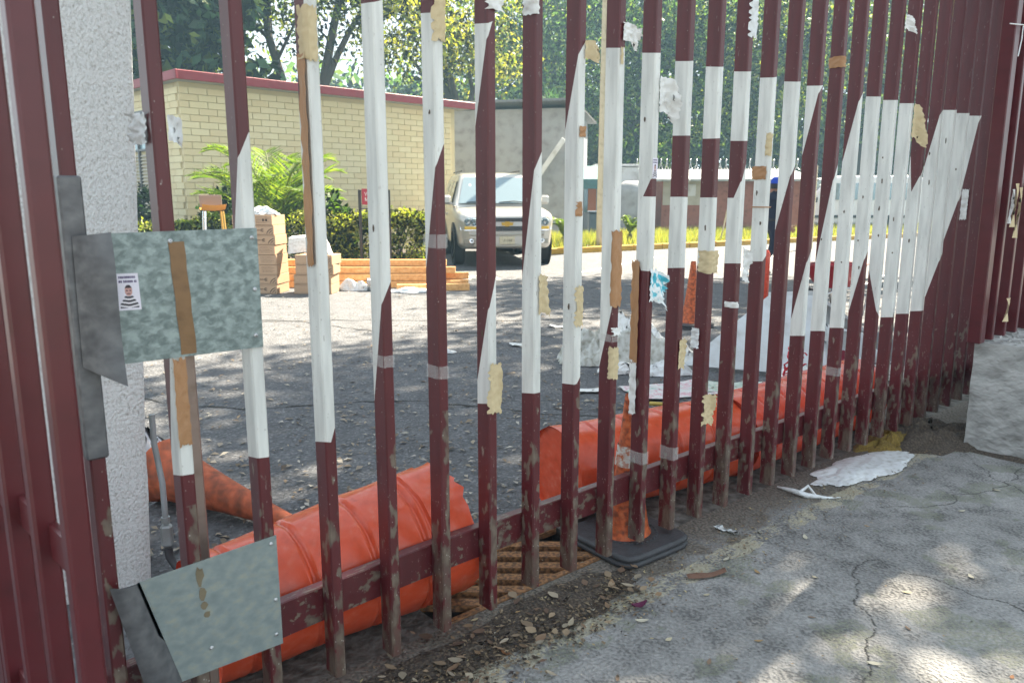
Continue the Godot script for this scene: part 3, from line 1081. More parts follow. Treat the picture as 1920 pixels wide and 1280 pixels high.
func make_post() -> void:
	var gb := gate_basis()
	# its right front corner stands behind the gate, 0.42 m square
	var c := G(-1.38, 0, 2.72) - gu() * .24 + gn() * .24
	var po := base("gate_pillar", c)
	tag(po, "thick pillar of rough white stucco behind the left end of the gate", "pillar")
	var mb := MB.new()
	var f := noise(3.0, 5)
	var q4 := [Vector2(1, 1), Vector2(-1, 1), Vector2(-1, -1), Vector2(1, -1)]
	for s in 4:
		var c0: Vector2 = q4[s]
		var c1: Vector2 = q4[(s + 1) % 4]
		var away := gb * Vector3(c0.x + c1.x, 0, c0.y + c1.y)
		var rows := []
		for i in 61:
			var h := i / 60.0 * 3.4
			var row := []
			for k in 17:
				var t := clampf(k / 16.0, .0, 1.0)
				var p := c0.lerp(c1, t) * .24
				var e := minf(t, 1.0 - t)
				if e < .04:   # rounded arris
					p *= 1.0 - .03 * (1.0 - e / .04)
				var nz := f.get_noise_3d(p.x * 3.0, h, p.y * 3.0)
				row.append(gb * Vector3(p.x, h, p.y) + gb * Vector3(.004, 0, .004) * nz + Vector3(.02 + .052 * h, 0, 0))
			rows.append(row)
		mb.grid(rows, false, Color.WHITE, away)
	mb.quad(gb * Vector3(-.23, 3.4, -.23) + Vector3(.197, 0, 0), gb * Vector3(.23, 3.4, -.23) + Vector3(.197, 0, 0), gb * Vector3(.23, 3.4, .23) + Vector3(.197, 0, 0), gb * Vector3(-.23, 3.4, .23) + Vector3(.197, 0, 0), Color.WHITE, Vector3.ZERO)
	put("shaft", mb, M.stucco, po)
	var cn := base("conduit", G(-1.335, 0, 2.78))
	tag(cn, "grey electrical conduit with a small box on the white pillar", "conduit")
	mb = MB.new()
	mb.tube([Vector3(-.02, .62, -.03), Vector3(-.02, .5, -.03), Vector3(.0, .42, -.01), Vector3(.012, .36, 0), Vector3(.012, .2, 0)], [.011], 10)
	put("pipe", mb, M.roof_sheet, cn)
	mb = MB.new()
	mb.box(X(Vector3(.012, .15, 0), ry(.3)), Vector3(.042, .085, .04), Color.WHITE, .008)
	mb.tube([Vector3(.012, .2, 0), Vector3(.012, .225, 0)], [.016], 12)
	put("junction_box", mb, M.roof_sheet, cn)
	mb = MB.new()
	mb.tube([Vector3(.012, .1, 0), Vector3(.015, .06, 0), Vector3(.04, .025, .01), Vector3(.09, .012, .03)], [.017, .016, .014, .012], 10)
	put("flexible_hose", mb, M.rubber, cn)
	# slim stop post just behind the second bar
	var sp := base("stop_post", GP(1.32, .12, 0) + gu() * .012)
	tag(sp, "slim bare metal post standing behind the second bar", "post")
	mb = MB.new()
	mb.box(X(Vector3(0, .6, 0), gb), Vector3(.03, 1.2, .03), Color.WHITE, .004)
	put("tube", mb, textured(mat(Color(.36, .27, .23), .35, .5), M.grime, 2.0), sp)
	mb = MB.new()
	mb.box(X(Vector3(0, .004, 0), gb), Vector3(.1, .008, .1), Color.WHITE, .002)
	put("foot_plate", mb, M.rusty, sp)

func make_block_and_fence() -> void:
	var gb := gate_basis()
	var o := GP(23.3, -.263, 0)
	var wall := base("low_wall", o)
	tag(wall, "low rough concrete wall carrying the maroon fence beside the gate", "wall")
	var f := noise(2.2, 41, FastNoiseLite.TYPE_SIMPLEX, 4)
	var mb := MB.new()
	# worn skins for the end, the top and the long sides
	var sides := [[Vector3(0, 0, .02), Vector3(0, .62, 0), Vector3(0, 0, 1.1), -gu()], [Vector3(0, .62, .02), Vector3(3, 0, 0), Vector3(0, 0, 1.1), Vector3.UP], [Vector3(0, 0, .02), Vector3(0, .62, 0), Vector3(3, 0, 0), gn()], [Vector3(0, 0, 1.12), Vector3(0, .62, 0), Vector3(3, 0, 0), -gn()]]
	for q in sides:
		var rows := []
		for i in 41:
			var row := []
			for k in 41:
				var p: Vector3 = q[0] + q[1] * (i / 40.0) + q[2] * (k / 40.0)
				var nz := f.get_noise_3d(p.x * 1.6, p.y * 1.6, p.z * 1.6)
				# push along a fixed field so that the skins still meet at the edges
				row.append(gb * (p + Vector3(.005, .004, .004) * nz))
			rows.append(row)
		mb.grid(rows, false, Color.WHITE, q[3])
	put("wall_body", mb, M.rough_concrete, wall)
	var rub := MB.new()
	for i in 60:
		var p := gb * Vector3(rng.randf_range(.02, .55), .625, rng.randf_range(.05, .4))
		var s := rng.randf_range(.006, .022)
		rub.box(X(p, Basis.from_euler(Vector3(rng.randf(), rng.randf() * 6, rng.randf()))), Vector3(s * 1.6, s * .6, s), Color.WHITE)
	var ro := put("rubble", rub, M.rough_concrete, wall)
	ro.set_meta("kind", "stuff")
	var fe := base("steel_fence", GP(23.2, -.32, .62))
	tag(fe, "dark maroon barred fence standing on the low concrete wall", "fence")
	var off := -fe.position
	for k in 12:
		var b := MB.new()
		b.box(X(GP(23.5 + k, -.32, 1.83) + off + gu() * .016, gb), Vector3(BAR_W, 2.4, BAR_D), MAROON, .004)
		put("bar", b, leaf_paint(), fe)
	for h in [.72, 2.75]:
		var b := MB.new()
		b.box(X(GP(29, -.27, h) + off, gb), Vector3(12.0 * PITCH, .07, .035), MAROON, .004)
		put("rail", b, leaf_paint(), fe)
	var pb := MB.new()
	pb.box(X(GP(23.05, -.30, 1.83) + off, gb), Vector3(.07, 2.42, .07), MAROON, .005)
	put("end_post", pb, leaf_paint(), fe)
	# remnants on the fence
	for q in [[23.25, 1.49, 1.26, .035, "masking"], [23.6, 1.47, 1.2, .03, "masking"], [24.7, 1.50, 1.45, .09, "masking"], [23.6, .87, .735, .05, "masking"], [23.05, 1.46, 1.28, .012, "paper"]]:
		var t := MB.new()
		var rows2 := []
		for i in 8:
			var y := i / 7.0
			var row := []
			for j in 4:
				row.append(GP(q[0], -.395 - .012 * sin(y * 4.0 + j) , lerpf(q[1], q[2], y)) + gu() * (j / 3.0 * q[3] + .02 * sin(y * 3.0) + rng.randf_range(-.003, .003)) + off)
			rows2.append(row)
		t.grid(rows2, false, Color.WHITE, -gn() - gu())
		put("tape_scrap", t, M[q[4]], fe)
	var sg := MB.new()
	var pts := []
	for q in [[20.0, 2.267], [21.05, 2.287], [21.97, 2.305], [22.75, 2.28], [22.64, 2.245], [21.64, 2.262], [21.05, 2.287], [20.98, 2.211], [20.86, 2.13]]:
		pts.append(GP(q[0], -.30, q[1]))
	var cv := Curve3D.new()
	for i in pts.size():
		var a: Vector3 = pts[max(i - 1, 0)]
		var b: Vector3 = pts[min(i + 1, pts.size() - 1)]
		cv.add_point(pts[i] - pts[1], -(b - a) * .17, (b - a) * .17)
	sg.tube(Array(cv.tessellate(3, 3)), [.0032], 6)
	var so := put("string", sg, M.plastic)
	so.position = GP(23.05, -.36, 2.287)
	tag(so, "white string loop tied to the top of the fence end post", "string")
	# soil and moss heaped in the corner between gate and wall
	heap("soil_heap", GP(23.6, -.08, 0), .38, .3, .10, M.soil, "dark soil heaped in the corner between gate and wall", "soil")
	heap("moss_clump", GP(21.9, .02, 0), .3, .14, .07, M.moss, "yellow brown mossy clump under the far gate bars", "moss")

func heap(called: String, at: Vector3, rx: float, rz: float, h: float, m: Material, label: String, category: String) -> void:
	var mb := MB.new()
	var f := noise(7.0, int(rx * 1000), FastNoiseLite.TYPE_SIMPLEX, 4)
	var rows := []
	for i in 15:
		var r := i / 14.0
		var ring := []
		for k in 40:
			var a := TAU * k / 40
			var e := 1.0 + .25 * f.get_noise_2d(cos(a) * .2, sin(a) * .2)
			var y := h * (1.0 - r * r) * (.75 + .6 * f.get_noise_2d(cos(a) * r * rx, sin(a) * r * rz)) + .02 * h * rng.randf() - .004
			ring.append(gate_basis() * Vector3(cos(a) * rx * r * e, maxf(y, .0015) if r < .99 else -.004, sin(a) * rz * r * e))
		rows.append(ring)
	mb.grid(rows, false, Color.WHITE, Vector3.UP)
	for i in 14:
		var a: int = i * 40 + 39
		mb.face(a, i * 40, (i + 1) * 40, Vector3.UP); mb.face(a, (i + 1) * 40, a + 40, Vector3.UP)
	var o := put(called, mb, m)
	o.position = at
	tag(o, label, category)


# ---------------------------------------------------------------- drums and cones

func drum(at: Vector3, axis: Vector3, length: float, r0: float, r1: float, grooves: Array, torn: bool, m: Material, label: String, s: int) -> void:
	var o := base("plastic_drum", at)
	tag(o, label, "drum", "orange drums lying along the gate")
	var r := RandomNumberGenerator.new()
	r.seed = s
	var d := axis.normalized()
	var side := d.cross(Vector3.UP).normalized()
	var up := side.cross(d)
	var f := noise(1.6, s, FastNoiseLite.TYPE_SIMPLEX, 3)
	var stn := []
	var x := 0.0
	while x <= length + .0001:
		stn.append(x)
		x += .02
	for g in grooves:
		for e in [-.011, -.006, 0.0, .006, .011]:
			stn.append(g + e)
	stn.sort()
	var rows := []
	for i in stn.size():
		var t: float = stn[i]
		var rr := lerpf(r0, r1, t / length)
		for g in grooves:
			if absf(t - g) < .0085:
				rr -= .011
		var ring := []
		for k in 48:
			var a := TAU * k / 48
			var dent := 1.0 + .035 * f.get_noise_3d(cos(a), sin(a), t)
			var p := (side * cos(a) + up * sin(a)) * rr * dent
			var tt := t
			if torn and i == stn.size() - 1:
				tt += .06 * maxf(0.0, f.get_noise_2d(cos(a) * 4.0, sin(a) * 4.0)) + .008 * r.randf()
				p *= 1.0 + .02 * r.randf()
			if torn and t > length - .16:
				p *= 1.0 - .12 * maxf(0.0, sin(a * 1.0 - .3)) * (t - length + .16) / .16 * maxf(0.0, f.get_noise_2d(a, 3.0) + .5)
			ring.append(d * tt + p)
		rows.append(ring)
	var mb := MB.new()
	mb.grid(rows, true)
	put("shell", mb, m, o)
	mb = MB.new()
	mb.cap(rows[1], -d)
	put("bottom", mb, m, o)
	if not torn:
		mb = MB.new()
		mb.cap(rows[-3], d)
		put("lid", mb, m, o)

func cone(at: Vector3, b: Basis, m: Material, height: float, label: String, stripes: bool, foot: bool, squash := 1.0) -> Node3D:
	var o := Node3D.new()
	o.name = numbered("traffic_cone")
	add_child(o)
	o.transform = Transform3D(b, at)
	tag(o, label, "traffic cone", "traffic cones around the gate")
	var k := height / .72
	var mb := MB.new()
	var prof := [[.128, .045], [.122, .06], [.112, .075], [.10, .13], [.088, .21], [.074, .31], [.062, .40], [.05, .50], [.039, .60], [.030, .69], [.027, .72], [.021, .72], [.022, .66]]
	var pr := []
	for q in prof:
		pr.append([q[0] * k, q[1] * k])
	mb.lathe(Transform3D(Basis.from_scale(Vector3(1, 1, squash)), Vector3.ZERO), pr, 32)
	put("body", mb, m, o)
	if stripes:
		mb = MB.new()
		mb.lathe(Transform3D(), [[.0655 * k, .39 * k], [.0535 * k, .485 * k]], 32)
		var st := mat(Color(.7, .69, .66), .6)
		textured(st, ntex(256, noise(0.05, 7, FastNoiseLite.TYPE_SIMPLEX, 4), [0.0, .42, .46, 1.0], [Color(.5, .1, .03), Color(.6, .14, .04), Color(.75, .74, .7), Color(.8, .8, .78)]), 2.4)
		put("reflective_band", mb, st, o)
	if foot:
		for l in 2:
			mb = MB.new()
			var rows := []
			for q in [[.168, 0.0], [.178, .006], [.178, .019], [.168, .025]]:
				var ring := []
				for i in 40:
					var a := TAU * i / 40
					var c := Vector2(cos(a), sin(a))
					var e: float = pow(pow(absf(c.x), 7.0) + pow(absf(c.y), 7.0), -1.0 / 7.0) * q[0] * 1.1
					ring.append(Vector3(c.x * e, q[1] + l * .0255, c.y * e))
				rows.append(ring)
			mb.grid(rows, true)
			mb.cap(rows[-1], Vector3.UP)
			mb.cap(rows[0], Vector3.DOWN)
			put("base_plate", mb, M.rubber, o)
		mb = MB.new()
		for i in 34:
			var a := TAU * i / 34
			mb.box(X(Vector3(cos(a), 0, sin(a)) * .138 * k + Vector3(0, .0525, 0), ry(-a)), Vector3(.008, .006, .014), Color.WHITE, .002)
		put("collar", mb, M.rubber, o)
	return o

func make_drums_and_cones() -> void:
	drum(GP(1.55, .325, .192), gu() + Vector3(0, .062, 0), .86, .188, .243, [.1, .3, .5, .68, .71], true, M.orange_plastic, "orange plastic drum with a torn end, lying behind the near gate bars", 5)
	drum(GP(10.2, .53, .208), gu() - gn() * .17, 1.05, .205, .205, [.17, .36, .58, .8], false, M.orange_plastic, "orange plastic drum lying behind the gate next to the upright cone", 9)
	drum(GP(15.5, .34, .216), gu(), 1.4, .212, .212, [.16, .36, .56, .8, 1.0, 1.2], false, M.red_plastic, "red orange drum lying behind the far bars next to the white sheet", 14)
	cone(G(.48, 0, 3.035), ry(deg_to_rad(38)), M.cone_orange, .64, "dirty orange traffic cone with black square base standing at the gate", true, true, .85)
	var b := Basis(Vector3.UP, deg_to_rad(-28)) * Basis(Vector3.BACK, deg_to_rad(-97))
	cone(G(-1.7, .155, 3.52), b, M.cone_old, .86, "faded brown orange cone lying on its side beside the pillar", false, false, 1.0)
	cone(G(1.98, 0, 8.46), ry(.4), M.cone_orange, .72, "orange traffic cone standing alone behind the white foam board", false, true)


# ---------------------------------------------------------------- buildings

func make_building() -> void:
	var a := deg_to_rad(44.5)
	var u := Vector3(sin(a), 0, -cos(a))         # along the long wall, away to the right
	var w := Vector3(-cos(a), 0, -sin(a))        # along the short wall, away to the left
	var o := G(-7.03, 0, 17.0)
	var bd := base("brick_building", o)
	tag(bd, "single storey building of pale yellow brick with a red roof edge", "building")
	var len_u := 7.75
	var len_w := 7.0
	var top := 3.78
	var bs := Basis(u, Vector3.UP, u.cross(Vector3.UP))
	var mb := MB.new()
	var t := .24
	mb.box(X(u * len_u * .5 + w * (t * .5 + .012) + Vector3(0, top * .5, 0), bs), Vector3(len_u - .03, top, t), Color.WHITE)
	put("wall", mb, M.mortar, bd)
	mb = MB.new()
	mb.box(X(w * (len_w * .5 + t * .5 + .02) + u * (t * .5 + .012) + Vector3(0, top * .5, 0), bs), Vector3(t, top, len_w - t), Color.WHITE)
	put("side_wall", mb, M.mortar, bd)
	mb = MB.new()
	mb.box(X(w * (len_w * .5) + u * (len_u - t * .5) + Vector3(0, top * .5, 0), bs), Vector3(t, top - .01, len_w - 2 * t - .03), Color.WHITE)
	put("end_wall", mb, M.mortar, bd)
	mb = MB.new()
	mb.box(X(u * len_u * .5 + w * (len_w - t * .5) + Vector3(0, top * .5, 0), bs), Vector3(len_u, top - .02, t), Color.WHITE)
	put("back_wall", mb, M.mortar, bd)
	var roof := MB.new()
	roof.box(X(u * (len_u * .5 + .06) + w * (len_w * .5 - .1) + Vector3(0, top + .06, 0), bs), Vector3(len_u + .5, .12, len_w + .5), Color.WHITE)
	put("roof", roof, M.roof_sheet, bd)
	var fa := MB.new()
	fa.box(X(u * (len_u * .5 + .16) - w * .37 + Vector3(0, top + .09, 0), bs), Vector3(len_u + .75, .19, .05), Color.WHITE, .012)
	put("fascia", fa, M.fascia, bd)
	fa = MB.new()
	fa.box(X(w * (len_w * .5 - .37) - u * .19 + Vector3(0, top + .09, 0), bs), Vector3(.05, .19, len_w + .1), Color.WHITE, .012)
	put("fascia", fa, M.fascia, bd)
	# bricks: 0.41 x 0.142 m with raked joints; the ones in sight are single pieces
	var bl := .41
	var bh := .1415
	var tones := [Color(.76, .66, .40), Color(.74, .635, .38), Color(.78, .68, .425), Color(.73, .615, .365), Color(.76, .655, .41)]
	var meshes := []
	for c in tones:
		var k := MB.new()
		k.box(Transform3D(), Vector3(bl - .012, bh - .011, .03), c, .003)
		meshes.append(k.mesh())
	var halves := []
	for c in tones:
		var k := MB.new()
		k.box(Transform3D(), Vector3(bl * .5 - .012, bh - .011, .03), c, .003)
		halves.append(k.mesh())
	var rest := MB.new()
	var singles := 0
	var rows := int(top / bh)
	for r in range(rows - 1, -1, -1):
		var y := (r + .5) * bh
		var n := int(len_u / bl)
		for i in n + 1:
			var half := (r % 2 == 1 and i == 0) or (r % 2 == 0 and i == n)
			var x := (i + .5) * bl - (bl * .5 if r % 2 == 1 else 0.0)
			if half:
				x = bl * .25 if r % 2 == 1 else n * bl + bl * .25
			if x > len_u - .1:
				continue
			var c := rng.randi() % tones.size()
			var p := u * x + Vector3(0, y, 0) - w * (.003 + rng.randf() * .004)
			if y > 1.25 and singles < 300:
				var b := obj("brick", halves[c] if half else meshes[c], M.brick, bd)
				b.transform = X(p, bs)
				singles += 1
			else:
				rest.box(X(p, bs), Vector3((bl * .5 if half else bl) - .012, bh - .011, .03), tones[c])
		var m := int(len_w / bl)
		for i in m:
			var x := (i + .5) * bl + (bl * .25 if r % 2 == 0 else 0.0)
			if x > 1.5 and x < 3.2 and y > .9 and y < 3.3:
				continue
			rest.box(X(w * (x + .02) + Vector3(0, y, 0) - u * (.003 + rng.randf() * .004), bs * ry(PI / 2)), Vector3(bl - .012, bh - .011, .03), tones[rng.randi() % tones.size()])
	var ro := put("other_bricks", rest, M.brick, bd)
	ro.set_meta("kind", "stuff")
	# louvred window in the side wall
	var wn := MB.new()
	var wb := bs * ry(PI / 2)
	var wc := w * 2.35 + Vector3(0, 2.1, 0) - u * .02
	for q in [[0, 1.19, 1.7, .07], [0, -1.19, 1.7, .07], [0, .35, 1.7, .05]]:
		wn.box(X(wc + Vector3(0, q[1], 0), wb), Vector3(q[2], q[3], .06), Color.WHITE, .004)
	for q in [-.82, 0.0, .82]:
		wn.box(X(wc + w * q, wb), Vector3(.06, 2.38, .062), Color.WHITE, .004)
	var win := put("window", wn, M.dark_and_shaded_steel, bd)
	for i in 18:
		var l := MB.new()
		l.box(X(wc + Vector3(0, -1.1 + i * .078, 0) + u * .015, wb * Basis(Vector3.RIGHT, .7)), Vector3(1.6, .07, .008), Color.WHITE)
		put("louvre_slat", l, M.cream_wall, win)
	var gl := MB.new()
	gl.box(X(wc + Vector3(0, .77, 0) + u * .02, wb), Vector3(1.6, .8, .01), Color.WHITE)
	put("pane", gl, M.glass, win)

func house(called: String, label: String, category: String, at: Vector3, size: Vector3, turn: float, wallm: Material, roofm: Material, over := .25, slope := .0) -> Node3D:
	var o := base(called, at, turn)
	tag(o, label, category)
	var mb := MB.new()
	mb.box(X(Vector3(0, size.y * .5, 0)), size, Color.WHITE, .02)
	put("wall", mb, wallm, o)
	mb = MB.new()
	mb.box(X(Vector3(0, size.y + .06 + over * sin(slope), over * .3), Basis(Vector3.RIGHT, slope)), Vector3(size.x + over * 1.4, .08, size.z + over * 2.5), Color.WHITE, .01)
	put("roof", mb, roofm, o)
	return o

func make_back_yard() -> void:
	# grey lean-to behind the car
	var g := house("grey_shed", "tall grey plastered shed behind the parked car", "shed", G(-.2, 0, 28.5), Vector3(5.2, 4.2, 4.0), -.25, M.grey_wall, M.dark_and_shaded_steel, .4, -.06)
	var mb := MB.new()
	mb.box(X(Vector3(1.6, 1.9, 2.35), Basis(Vector3.BACK, -.62)), Vector3(.16, 3.2, .06), Color.WHITE, .01)
	put("brace", mb, M.white_wall, g)
	# hut with teal awning
	var h := house("kiosk", "small grey kiosk with a teal awning left of the white shed", "kiosk", G(2.25, 0, 30.5), Vector3(2.0, 2.3, 2.4), 0.0, M.grey_wall, M.roof_sheet, .1)
	mb = MB.new()
	mb.slab([Vector3(-1.1, 2.45, 1.2), Vector3(1.1, 2.45, 1.2), Vector3(1.25, 1.95, 2.5), Vector3(-1.1, 1.95, 2.5)], Vector3(0, .03, 0))
	mb.quad(Vector3(-1.1, 1.95, 2.5), Vector3(1.25, 1.95, 2.5), Vector3(1.25, 1.62, 2.52), Vector3(-1.1, 1.7, 2.52))
	put("awning", mb, M.teal, h)
	mb = MB.new()
	mb.box(X(Vector3(-.1, 1.25, 1.215)), Vector3(1.5, .9, .03), Color.WHITE)
	put("window", mb, M.glass, h)
	mb = MB.new()
	mb.box(X(Vector3(.72, 1.3, 1.24)), Vector3(.3, 1.0, .05), Color.WHITE, .01)
	put("shutter", mb, mat(Color(.5, .15, .05), .7), h)
	# white shed, lean-to store with brick base
	house("white_shed", "white rendered shed between the kiosk and the brick store", "shed", G(4.35, 0, 32.0), Vector3(2.2, 2.5, 2.5), 0.0, M.white_wall, M.white_wall, .05)
	var st := house("brick_store", "low red brick store with pale sheet roof beyond the grass", "store", G(8.0, 0, 29.6), Vector3(5.0, 2.05, 2.6), -.08, M.red_brick, M.roof_sheet, .45, .12)
	mb = MB.new()
	mb.box(X(Vector3(-1.75, 1.52, 1.312)), Vector3(1.4, .9, .03), Color.WHITE)
	put("plaster_panel", mb, M.cream_wall, st)
	mb = MB.new()
	mb.box(X(Vector3(-1.6, 1.6, 1.345)), Vector3(.62, .42, .03), Color.WHITE, .006)
	put("window", mb, M.white_wall, st)
	mb = MB.new()
	mb.box(X(Vector3(.15, 1.0, 1.345)), Vector3(.1, 2.0, .07), Color.WHITE, .006)
	put("drain_pipe", mb, M.roof_sheet, st)
	mb = MB.new()
	mb.tube([Vector3(-2.1, 1.35, 1.32), Vector3(-1.6, 1.95, 2.0)], [.03], 8)
	put("roof_strut", mb, M.white_wall, st)
	# rounded pale water tank
	mb = MB.new()
	mb.lathe(Transform3D(), [[0, 0], [.62, 0], [.65, .05], [.65, 1.5], [.58, 1.75], [.3, 1.92], [0, 1.95]], 28)
	var tk := put("water_tank", mb, M.grey_wall)
	tk.position = G(4.35, 0, 28.4)
	tag(tk, "rounded pale grey water tank in front of the white shed", "tank")
	# razor wire along the store roof
	mb = MB.new()
	var pts := []
	for i in 300:
		var t := i / 299.0
		pts.append(Vector3(t * 6.5, .2 * sin(i * .62), .2 * cos(i * .62)))
	mb.tube(pts, [.012], 4)
	var rw := put("razor_wire", mb, M.metal)
	rw.position = G(4.6, 2.55, 29.5)
	tag(rw, "coil of razor wire along the roofs of the far sheds", "wire")
	# dark green bin
	var bn := base("waste_bin", G(2.75, 0, 25.6))
	tag(bn, "dark green wheeled bin beside the cream pole", "bin")
	mb = MB.new()
	mb.box(X(Vector3(0, .44, 0)), Vector3(.5, .82, .5), Color.WHITE, .04)
	put("body", mb, M.bin, bn)
	mb = MB.new()
	mb.box(X(Vector3(0, .89, .02)), Vector3(.56, .06, .58), Color.WHITE, .02)
	put("lid", mb, M.bin, bn)
	for s in [-1, 1]:
		mb = MB.new()
		mb.lathe(Transform3D(Basis(Vector3.BACK, PI / 2), Vector3(s * .27, .09, -.18)), [[0, -.02], [.09, -.02], [.09, .02], [0, .02]], 14)
		put("wheel", mb, M.tyre, bn)
	# tall cream pole
	mb = MB.new()
	mb.tube([Vector3(0, 0, 0), Vector3(.01, 4, 0), Vector3(.03, 9, 0)], [.115, .10, .085], 14)
	var po := put("utility_pole", mb, M.pale_wood)
	po.position = G(2.3, 0, 20.3)
	tag(po, "tall cream coloured pole rising from the grass verge", "pole")
	# broom leaning
	var br := base("broom", G(6.2, .1, 23.2))
	tag(br, "upturned broom with dark head standing in the grass", "broom")
	mb = MB.new()
	mb.tube([Vector3(0, 0, 0), Vector3(.28, 1.5, 0)], [.025], 8)
	put("handle", mb, M.pale_wood, br)
	mb = MB.new()
	mb.box(X(Vector3(.29, 1.62, 0), Basis(Vector3.BACK, -.15)), Vector3(.09, .32, .1), Color.WHITE, .02)
	mb.box(X(Vector3(.33, 1.42, 0), Basis(Vector3.BACK, .6)), Vector3(.32, .06, .06), Color.WHITE, .01)
	put("head", mb, M.black, br)
	# slim frame post in front of the vans
	mb = MB.new()
	mb.tube([Vector3(0, 0, 0), Vector3(0, 2.2, 0)], [.05], 10)
	mb.tube([Vector3(-.2, 0, 0), Vector3(-.03, 1.2, 0)], [.015], 6)
	var fp := put("marker_post", mb, M.pale_wood)
	fp.position = G(8.05, 0, 21.0)
	tag(fp, "thin pale post standing in the yard before the white van", "post")


# ---------------------------------------------------------------- trees and plants

func leaves(mb: MB, centre: Vector3, spread: Vector3, count: int, size: float, cols: Array, r: RandomNumberGenerator, slim := .45, droop := .3) -> void:
	for i in count:
		var d := Vector3(r.randfn(), r.randfn(), r.randfn()) * .55
		if d.length() > 1.5:
			d = d.normalized() * 1.4
		var p := centre + d * spread
		var dir := Vector3(r.randfn(), r.randfn() - droop, r.randfn()).normalized()
		var sd := dir.cross(Vector3(r.randfn(), r.randfn(), r.randfn())).normalized()
		var s := size * r.randf_range(.6, 1.3)
		var nn := dir.cross(sd)
		if nn.y < 0.0:
			nn = -nn
		var col: Color = cols[r.randi() % cols.size()]
		col = col * r.randf_range(.8, 1.2)
		col.a = 1.0
		var k := mb.v.size()
		var q := p + dir * s * .45
		mb.v.append(p); mb.v.append(q + sd * s * slim * .5 + nn * s * .06); mb.v.append(p + dir * s); mb.v.append(q - sd * s * slim * .5 + nn * s * .06)
		for j in 4:
			mb.n.append(nn); mb.c.append(col); mb.t.append(Vector2.ZERO)
		mb.ix.append(k); mb.ix.append(k + 1); mb.ix.append(k + 2); mb.ix.append(k); mb.ix.append(k + 2); mb.ix.append(k + 3)

func limb(mb: MB, a: Vector3, b: Vector3, r0: float, r1: float, r: RandomNumberGenerator) -> void:
	var pts := []
	var rad := []
	var l := a.distance_to(b)
	for i in 7:
		var t := i / 6.0
		pts.append(a.lerp(b, t) + Vector3(r.randfn(), r.randfn() * .5, r.randfn()) * l * .025 * (1.0 if i > 0 and i < 6 else 0.0) + Vector3(0, sin(t * PI) * l * .06, 0))
		rad.append(lerpf(r0, r1, t))
	mb.tube(pts, rad, 8)

# crown: ellipsoid of leaf clumps; fork height where the limbs start; lean of the trunk
func tree(called: String, label: String, at: Vector3, fork: float, r0: float, lean: Vector3, centre: Vector3, radii: Vector3, clumps: int, per: int, size: float, clump: float, cols: Array, s: int, group: String, slim := .45, limbs := 9, gaps := [], paths := []) -> void:
	var r := RandomNumberGenerator.new()
	r.seed = s
	var o := base(called, at)
	tag(o, label, "tree", group)
	var w := MB.new()
	var f := Vector3(lean.x, fork, lean.z)
	var pts := []
	var rad := []
	for i in 8:
		var t := i / 7.0
		pts.append(Vector3(lean.x * t * t, fork * t, lean.z * t * t) + Vector3(r.randfn(), 0, r.randfn()) * .03 * fork * .3 * (1.0 if i > 0 and i < 7 else 0.0))
		rad.append(r0 * lerpf(1.25, .75, t) if i > 0 else r0 * 1.6)
	if paths.is_empty():
		w.tube(pts, rad, 12)
	for q in paths:   # [from radius, to radius, x, height, x, height ...]
		var pp := []
		var rr := []
		for i in range(2, q.size(), 2):
			pp.append(Vector3(q[i], q[i + 1], .12 * sin(q[i + 1] * 1.3)))
			rr.append(lerpf(q[0], q[1], (i - 2.0) / (q.size() - 4.0)))
		w.tube(pp, rr, 10)
	var l := MB.new()
	for i in clumps:
		var d := Vector3(r.randfn(), r.randfn(), r.randfn()).normalized()
		var k := pow(r.randf(), .45)
		var c := centre + d * radii * k
		var open := false
		for g in gaps:   # thin places in the crown
			if Vector3(c.x - g.x, (c.y - g.y) * .8, c.z - g.z).length() < g.w:
				open = true
		if open:
			continue
		leaves(l, c, Vector3(clump, clump * .62, clump) * r.randf_range(.6, 1.3), int(per * r.randf_range(.6, 1.4)), size, cols, r, slim)
		if i < limbs:
			limb(w, f - Vector3(0, fork * .05 * (i % 3), 0), centre + d * radii * .72, r0 * .6, r0 * .1, r)
	put("trunk", w, M.bark, o)
	put("crown", l, M.leaf, o)

